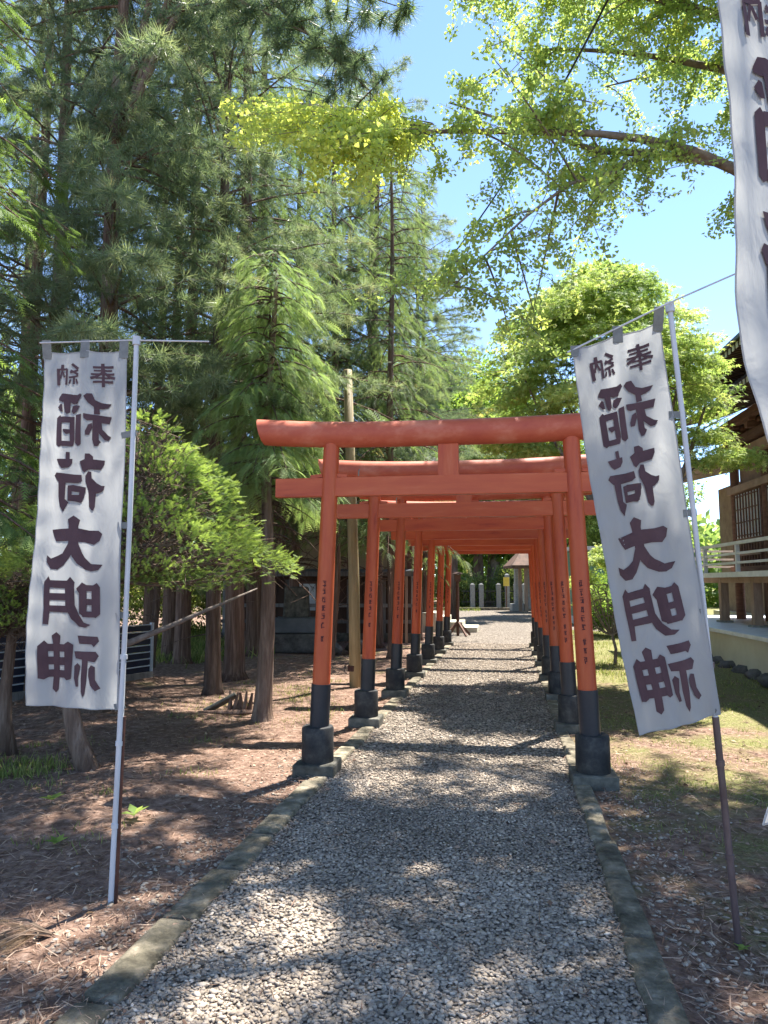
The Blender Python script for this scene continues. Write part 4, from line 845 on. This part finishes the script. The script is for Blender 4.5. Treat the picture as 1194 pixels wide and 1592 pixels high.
rf = MB(); rf.v = [(-.6, -.9, 4.0), (W+.6, -.9, 4.0), (W+.6, 2, 5.3), (-.6, 2, 5.3), (-.6, 4.9, 4.0), (W+.6, 4.9, 4.0), (-.6, -.9, 4.12), (W+.6, -.9, 4.12), (W+.6, 2, 5.42), (-.6, 2, 5.42), (-.6, 4.9, 4.12), (W+.6, 4.9, 4.12)]
rf.f = [(0, 3, 2, 1), (3, 4, 5, 2), (6, 7, 8, 9), (9, 8, 11, 10), (0, 1, 7, 6), (4, 10, 11, 5), (0, 6, 9, 3), (3, 9, 10, 4), (1, 2, 8, 7), (2, 5, 11, 8)]
rf.build('roof', M_roof, r)
# stone monument and rocks in front of it
r = empty('stone_monument', (-1.95, 16.0, 0)); tag(r, 'grey rough stone monument on stepped plinth in front of the storehouse', 'monument')
MB().box((0, 0, .2), (1.3, .8, .4)).build('plinth', M_stoneD, r, bevel=.03); MB().box((0, 0, .58), (.95, .55, .34)).build('base_block', M_roof, r, bevel=.03)
MB().box((0, 0, 1.08), (.6, .26, .7), taper=.86).build('slab', M_foot, r, bevel=.05)
def rock(name, x, y, s, label, group, seed, mt=M_stoneD, z=0):
    random.seed(seed); V0, F0 = icosa(); bm = bmesh.new(); vs = [bm.verts.new(v) for v in V0]
    for f in F0: bm.faces.new([vs[i] for i in f])
    bmesh.ops.subdivide_edges(bm, edges=bm.edges[:], cuts=2, use_grid_fill=True, smooth=1)
    for v in bm.verts: v.co *= 1+rn(-.09, .09); v.co.x *= s[0]; v.co.y *= s[1]; v.co.z *= s[2]
    me = bpy.data.meshes.new(name); bm.to_mesh(me); bm.free(); me.materials.append(mt); me.polygons.foreach_set('use_smooth', [True]*len(me.polygons))
    o = link(name, me, loc=(x, y, z+s[2]*.45)); o.rotation_euler = (0, 0, rn(0, 3)); return tag(o, label, 'rock', group)
for i, (x, y, s) in enumerate(((-3.0, 15.6, (.5, .4, .35)), (-1.15, 15.4, (.35, .3, .2)), (-.6, 15.9, (.28, .3, .2)))):
    rock('rock', x, y, s, ['dark boulder beside the thin dark cedar trunk', 'low dark rock in front of the stone monument', 'small rock near the log post and monument'][i], 'rocks by the monument', i+5)
for i in range(11):
    t = i/10; x, y = 5.55+.62*t+rn(-.05, .05), 8.6+5.6*t
    rock('rock', x, y, (rn(.16, .26), rn(.14, .22), rn(.11, .17)), ['first','second','third','fourth','fifth','sixth','seventh','eighth','ninth','tenth','eleventh'][i]+' rounded edging stone, counted from the viewer, along the shrine platform', 'edging stones below the shrine platform', i+90)
# ------------------------------------------------------------------ shrine hall
AZ = R(7); r = empty('shrine_hall', (6.27, 14.4, 0), -AZ); tag(r, 'dark timber shrine hall with bracketed eaves and white-railed veranda', 'shrine')
# local frame: +y away from the viewer along the hall, +x to the hall's inside; platform face on x=0
y0, y1 = -10, 4.5
MB().box((3.6, (y0+y1)/2, .31), (7.2, y1-y0, .62)).build('platform', M_shelf, r, bevel=.01)
MB().box((3.58, (y0+y1)/2, .65), (7.3, y1-y0+.08, .07)).build('platform_coping', M_white, r, bevel=.008)
DX = .55; DZ = 1.70; ye = 3.3
for i in range(7):
    y = 2.6-i*1.75
    MB().box((DX+.28, y, (.68+DZ-.1)/2), (.16, .16, DZ-.1-.68)).build('veranda_post', M_woodl, r, bevel=.006); MB().box((DX+.28, y, .70), (.26, .26, .05)).build('post_pad', M_granite, r)
MB().box((DX+.28, (y0+ye)/2, DZ-.12), (.14, ye-y0, .14)).build('deck_beam', M_woodl, r)
for i in range(44):
    y = ye-.14-i*.295
    if y > y0: MB().box((DX+1.1, y, DZ-.02), (2.2, .285, .045)).build('deck_board', M_woodl, r)
MB().box((DX-.01, (y0+ye)/2, DZ-.03), (.05, ye-y0, .10)).build('deck_edge', M_white, r)
for i in range(7):
    y = ye-.1-i*1.9; MB().box((DX+.08, y, DZ+.30), (.07, .07, .6)).build('railing_post', M_white, r)
for z in (.20, .38, .58): MB().box((DX+.08, (y0+ye)/2+.12, DZ+z), (.045 if z < .5 else .07, ye-y0+.25, .045 if z < .5 else .06)).build('handrail', M_white, r)
for z in (.20, .38, .58): MB().box((DX+1.2, ye-.1, DZ+z), (2.4, .045, .045)).build('end_handrail', M_white, r)
WX = DX+1.0; yw = 2.0                        # wall plane and its far corner
MB().box((WX+2.6, (y0+yw)/2-.05, 3.1), (5.0, yw-y0-.1, 2.75)).build('wall', M_woodl, r)
MB().box((WX+2.6, (y0+yw)/2-.3, 1.15), (4.6, yw-y0-.6, .95)).build('crawl_wall', M_brownb, r)
for i in range(5):
    y = yw-i*1.75; c = MB().tube([(WX+.02, y, .7), (WX+.02, y, 4.5)], .10, 16).build('column', M_wood, r, smooth=True)
MB().box((WX-.06, (y0+yw)/2, 4.35), (.10, yw-y0+.5, .24)).build('head_beam', M_woodl, r); MB().box((WX-.065, (y0+yw)/2, 3.6), (.09, yw-y0+.3, .16)).build('lintel', M_woodl, r); MB().box((WX-.065, (y0+yw)/2, DZ+.1), (.09, yw-y0+.3, .14)).build('sill_beam', M_wood, r)
for b in range(4):
    ya = yw-.1-b*1.75; yb_ = ya-1.55; ym = (ya+yb_)/2
    f = MB().box((WX-.03, ym, 2.68), (.05, 1.5, 1.66)).build('window', M_wood, r)
    MB().box((WX-.062, ym, 2.98), (.01, 1.36, .98)).build('pane', M_dglass, f)
    for k in range(9): MB().box((WX-.08, ya-.12-k*.164, 2.98), (.03, .022, .98)).build('lattice_bar', M_wood, f)
    for k in range(4): MB().box((WX-.078, ym, 2.55+k*.29), (.022, 1.36, .02)).build('lattice_bar', M_wood, f)
    for k in range(10): MB().box((WX-.08, ya-.10-k*.15, 2.12), (.035, .05, .52)).build('lower_slat', M_wood, f)
    MB().box((WX-.09, ym, 2.13), (.03, 1.4, .05)).build('cross_rail', M_woodl, f)
# brackets, beams and stepped eaves
MB().box((WX-.05, (y0+yw)/2, 4.62), (.26, yw-y0+.9, .18)).build('bracket_beam', M_wood, r); MB().box((WX-.30, (y0+yw)/2, 4.98), (.16, yw-y0+1.6, .16)).build('eave_purlin', M_wood, r)
MB().box((WX+.05, (y0+yw)/2, 4.84), (.2, yw-y0+.4, .4)).build('frieze_board', M_brownb, r)
for i in range(8):
    y = yw-i*.875; b = MB(); b.box((WX-.16, y, 4.78), (.34, .16, .12)); b.box((WX-.26, y, 4.89), (.14, .40, .10)); b.box((WX-.1, y, 4.86), (.12, .5, .09)); b.build('bracket', M_wood, r, bevel=.01)
def eave(x): return 0
def sweep(y): return .22*max(0, (y-(yw-2.2))/3.2)**2
ny = 78; gap = .17
for row, (xo, xi, zo, zi) in enumerate(((WX-1.62, WX-.6, 5.42, 5.66), (WX-1.12, WX+.05, 5.10, 5.36))):
    ymax = yw+1.25-(.4*row); i = 0; y = ymax
    while y > y0:
        k = sweep(y); rr = MB().bar((xo, y, zo+k), (xi, y, zi+k), .065, .085).build('rafter', M_brownb, r)
        MB().box((xo-.004, y, zo+k), (.014, .075, .095)).build('rafter_end', M_white, rr); y -= gap
    m = MB(); n = 24
    for j in range(n+1):
        y = y0+(ymax-y0)*j/n; k = sweep(y); m.v += [(xo+.06, y, zo+.05+k), (xi+.8, y, zi+.22+k), (xi+.8, y, zi+.26+k), (xo+.04, y, zo+.09+k)]
    for j in range(n):
        for q in range(4): m.f.append((j*4+q, j*4+(q+1) % 4, j*4+4+(q+1) % 4, j*4+4+q))
    m.f += [(0, 1, 2, 3), (n*4+3, n*4+2, n*4+1, n*4)]; m.build('eave_boarding', M_wood, r)
m = MB(); n = 24
for j in range(n+1):
    y = y0+(yw+1.4-y0)*j/n; k = sweep(y); m.v += [(WX-1.7, y, 5.52+k), (WX-.4, y, 5.92+k), (WX+.7, y, 6.55+k), (WX+2.6, y, 8.3), (WX+2.6, y, 8.0), (WX+.7, y, 6.35+k), (WX-1.7, y, 5.46+k)]
for j in range(n):
    for q in range(7): m.f.append((j*7+q, j*7+(q+1) % 7, j*7+7+(q+1) % 7, j*7+7+q))
m.f += [tuple(range(7)), tuple(n*7+q for q in range(6, -1, -1))]; m.build('roof', M_roof, r)
m = MB(); 
for j, (y, k) in enumerate(((y0, 0), (yw+1.4, 0))): m.v += [(WX+2.6, y, 8.3), (WX+4.5, y, 6.55), (WX+6.9, y, 5.5), (WX+6.9, y, 5.4), (WX+4.5, y, 6.35), (WX+2.6, y, 8.0)]
m.f = [(q, (q+1) % 6, 6+(q+1) % 6, 6+q) for q in range(6)]+[tuple(range(6)), tuple(range(11, 5, -1))]; m.build('roof_slope', M_roof, r)
MB().box((WX+2.6, (y0+yw)/2+.7, 8.42), (.34, yw-y0+1.5, .34)).build('ridge', M_roof, r, bevel=.04)
# rear wing with a lower roof, seen past the corner
r2 = empty('rear_hall', (10.9, 21.0, 0), -AZ); tag(r2, 'lower rear hall with pale rafters beyond the veranda end', 'shrine building')
MB().box((2.2, 1.5, 2.4), (4.0, 3.6, 4.6)).build('wall', M_woodl, r2)
MB().box((2.1, 1.4, .3), (4.4, 4.0, .6)).build('platform', M_shelf, r2)
m = MB().box((1.2, 1.4, 5.62), (6.4, 5.2, .12), rot=Matrix.Rotation(-.22, 3, 'Y')); m.build('roof', M_roof, r2)
for i in range(26): MB().bar((-1.9, -1.1+i*.2, 4.83), (1.0, -1.1+i*.2, 5.47), .07, .08).build('rafter', M_woodl, r2)
# small storage shed seen between posts and banner
r = empty('green_shed', (8.3, 27.0, 0)); tag(r, 'blue-green metal shed with white corner trim beyond the small maple', 'shed')
MB().box((0, 0, 1.5), (2.6, 2, 2.4)).build('wall', M_grn, r); MB().box((0, 0, 2.78), (2.9, 2.3, .14)).build('roof', M_white, r); MB().box((.45, -1.02, 1.5), (.28, .05, 2.4)).build('corner_trim', M_white, r); MB().box((0, 0, .16), (2.7, 2.1, .3)).build('base', M_skin, r)
# ------------------------------------------------------------------ court end: stone fence, steps, lamp post, roofed shelter
r = empty('stone_fence', (6.2, 41.2, 0)); tag(r, 'row of grey square stone pillars with iron rails closing the gravel court', 'fence')
for i in range(13):
    x = -1.6+i*.5; h = 1.45 if i not in (5, 9) else 2.0
    if i in (0, 3): continue
    o = MB().box((x, 0, h/2), (.26, .26, h)).build('pillar', M_granite, r, bevel=.02); MB().box((x, 0, h+.03), (.2, .2, .07), taper=.5).build('pillar_top', M_granite, o)
for z in (.45, 1.05): MB().box((1.4, 0, z), (6.2, .07, .07)).build('iron_rail', M_cable, r)
for i in range(36): MB().box((-1.6+i*.17, .0, .7), (.025, .025, 1.0)).build('iron_bar', M_cable, r)
for (x, h, l) in ((7.35, 2.6, 'tall grey stone pillar beside the roofed shelter'), (7.95, 2.9, 'tallest grey stone pillar close behind the last gate post')):
    r = empty('stone_pillar', (x, 39.2, 0)); tag(r, l, 'stone pillar', 'tall stone pillars at the court'); MB().box((0, 0, .2), (.8, .8, .4)).build('base_block', M_granite, r, bevel=.03); MB().box((0, 0, .4+h/2), (.38, .38, h), taper=.92).build('shaft', M_granite, r, bevel=.02)
r = empty('roofed_shelter', (8.2, 37.5, 0)); tag(r, 'small open shelter with sagging brown roof on posts at the court edge', 'shelter')
for x in (-.9, .9):
    for y in (-.8, .8): MB().box((x, y, 1.2), (.16, .16, 2.4)).build('post', M_woodl, r)
m = MB(); m.v = [(-1.7, -1.4, 2.3), (1.7, -1.4, 2.3), (1.7, 1.4, 2.3), (-1.7, 1.4, 2.3), (-.8, 0, 3.35), (.8, 0, 3.35), (-1.7, -1.4, 2.42), (1.7, -1.4, 2.42), (1.7, 1.4, 2.42), (-1.7, 1.4, 2.42), (-.8, 0, 3.5), (.8, 0, 3.5)]
m.f = [(3, 2, 1, 0), (6, 7, 11, 10), (7, 8, 11), (8, 9, 10, 11), (9, 6, 10), (0, 1, 7, 6), (1, 2, 8, 7), (2, 3, 9, 8), (3, 0, 6, 9)]; m.build('roof', M_brownb, r)
MB().box((0, 0, .45), (1.1, .7, .6)).build('stone_basin', M_granite, r, bevel=.03)
r = empty('yellow_notice_board', (6.95, 40.6, 0)); tag(r, 'small yellow notice board on a post by the stone fence', 'notice board'); MB().box((0, 0, .8), (.06, .06, 1.6)).build('post', M_wood, r); MB().box((0, -.05, 1.6), (.34, .03, .5)).build('board', M_yellow, r)
r = empty('stone_steps', (2.15, 22.6, 0), -R(10)); tag(r, 'short flight of white stone steps at the side of the court', 'steps')
for i in range(3): MB().box((.55-.45*i, .2, .08+.16*i), (.5, 1.5, .16)).build('step', M_shelf, r, bevel=.01)
for i in range(1, 3): MB().box((.55-.45*i, .2, .08*i-.002), (.5, 1.58, .16*i-.01)).build('riser', M_shelf, r)
MB().box((-1.0, .2, .30), (1.1, 1.7, .60)).build('landing', M_shelf, r, bevel=.01)
r = empty('lantern_post', (2.12, 20.6, 0)); tag(r, 'slim dark lantern post with braced foot beside the white steps', 'lamp post')
MB().tube([(0, 0, 0), (0, 0, 1.75)], .045, 10).build('pole', M_wood, r, smooth=True); MB().box((0, 0, 1.66), (.17, .17, .2)).build('lantern_box', M_brownb, r); MB().box((0, 0, 1.80), (.3, .3, .06), taper=.5).build('cap', M_wood, r)
for a in range(4): MB().bar((.42*math.cos(a*1.57+.5), .42*math.sin(a*1.57+.5), .02), (0, 0, .42), .05, .05).build('brace', M_wood, r)
# lawn stones at right, cable over the path
r = MB().tube([Vector(p) for p in bez(at(650, 462, 13), at(800, 280, 9)+Vector((0, 0, -.1)), at(955, -20, 5.8), 14)], .011, 6).build('overhead_cable', M_cable, smooth=True); tag(r, 'thin black cable crossing diagonally in front of the sky', 'cable')
# small seedlings on the bare ground
def seedling(x, y, s, label, n=5):
    m = MB(); random.seed(int(abs(x)*1000)); P, D = [], []
    for i in range(n): a = i*2*math.pi/n+rn(-.3, .3); P.append((0, 0, s*.4)); D.append((math.cos(a), math.sin(a), rn(.1, .5)))
    T = (np.array([(0, 0, 0), (.4, -.28, .08), (1, 0, .0), (.4, .28, .08)]), np.array([(0, 1, 2), (0, 2, 3)]))
    r = empty('seedling', (x, y, float(hgt(x, y)))); tag(r, label, 'plant', 'seedlings on the bare ground')
    V, F, t = scatter(T, np.array(P, float), np.array(D), np.full(n, s), roll=.1, tint=rs.uniform(.4, 1, n)); link('leaves', fastmesh('leaves', V, F, L_broad, t), r); MB().tube([(0, 0, -.01), (0, 0, s*.4)], .003, 5).build('stem', M_twig, r)
for u, v, s, l in ((80, 1260, .09, 'upright seedling alone on the brown litter, farthest out'), (208, 1282, .10, 'broad-leaved seedling just behind the banner pole'), (88, 1325, .07, 'flat dark-green seedling in front of the upright one'), (1155, 1478, .04, 'tiny seedling at the foot of the brown pole')):
    a = (u-597)/FPX; b = (796-v)/FPX; dz = math.sin(PITCH)+b*math.cos(PITCH); t = -CAM_H/dz; seedling(a*t, (math.cos(PITCH)-b*math.sin(PITCH))*t, s, l)


r = empty('fallen_frond', (-1.42, 3.2, .01)); tag(r, 'brown fallen conifer frond lying on the litter in front of the banner pole', 'frond')
m = MB(); fr = []
for i in range(9):
    a = rn(-.6, .6)+3.6; L = rn(.12, .3); e = Vector((math.cos(a)*L, math.sin(a)*L, rn(.01, .06))); m.tube([(0, 0, 0), e*.5+Vector((0, 0, .03)), e], [.004, .003, .0015], 4)
    for t in (.4, .6, .8, 1): fr.append((e*t, e))
m.build('twigs', M_twig, r)['kind'] = 'stuff'
V, F, t = scatter(F_hem, np.array([tuple(p) for p, d in fr]), np.array([tuple(d) for p, d in fr]), rs.uniform(.06, .1, len(fr)), tint=rs.uniform(.4, 1, len(fr))); link('needles', fastmesh('needles', V, F, L_dry, t), r)['kind'] = 'stuff'
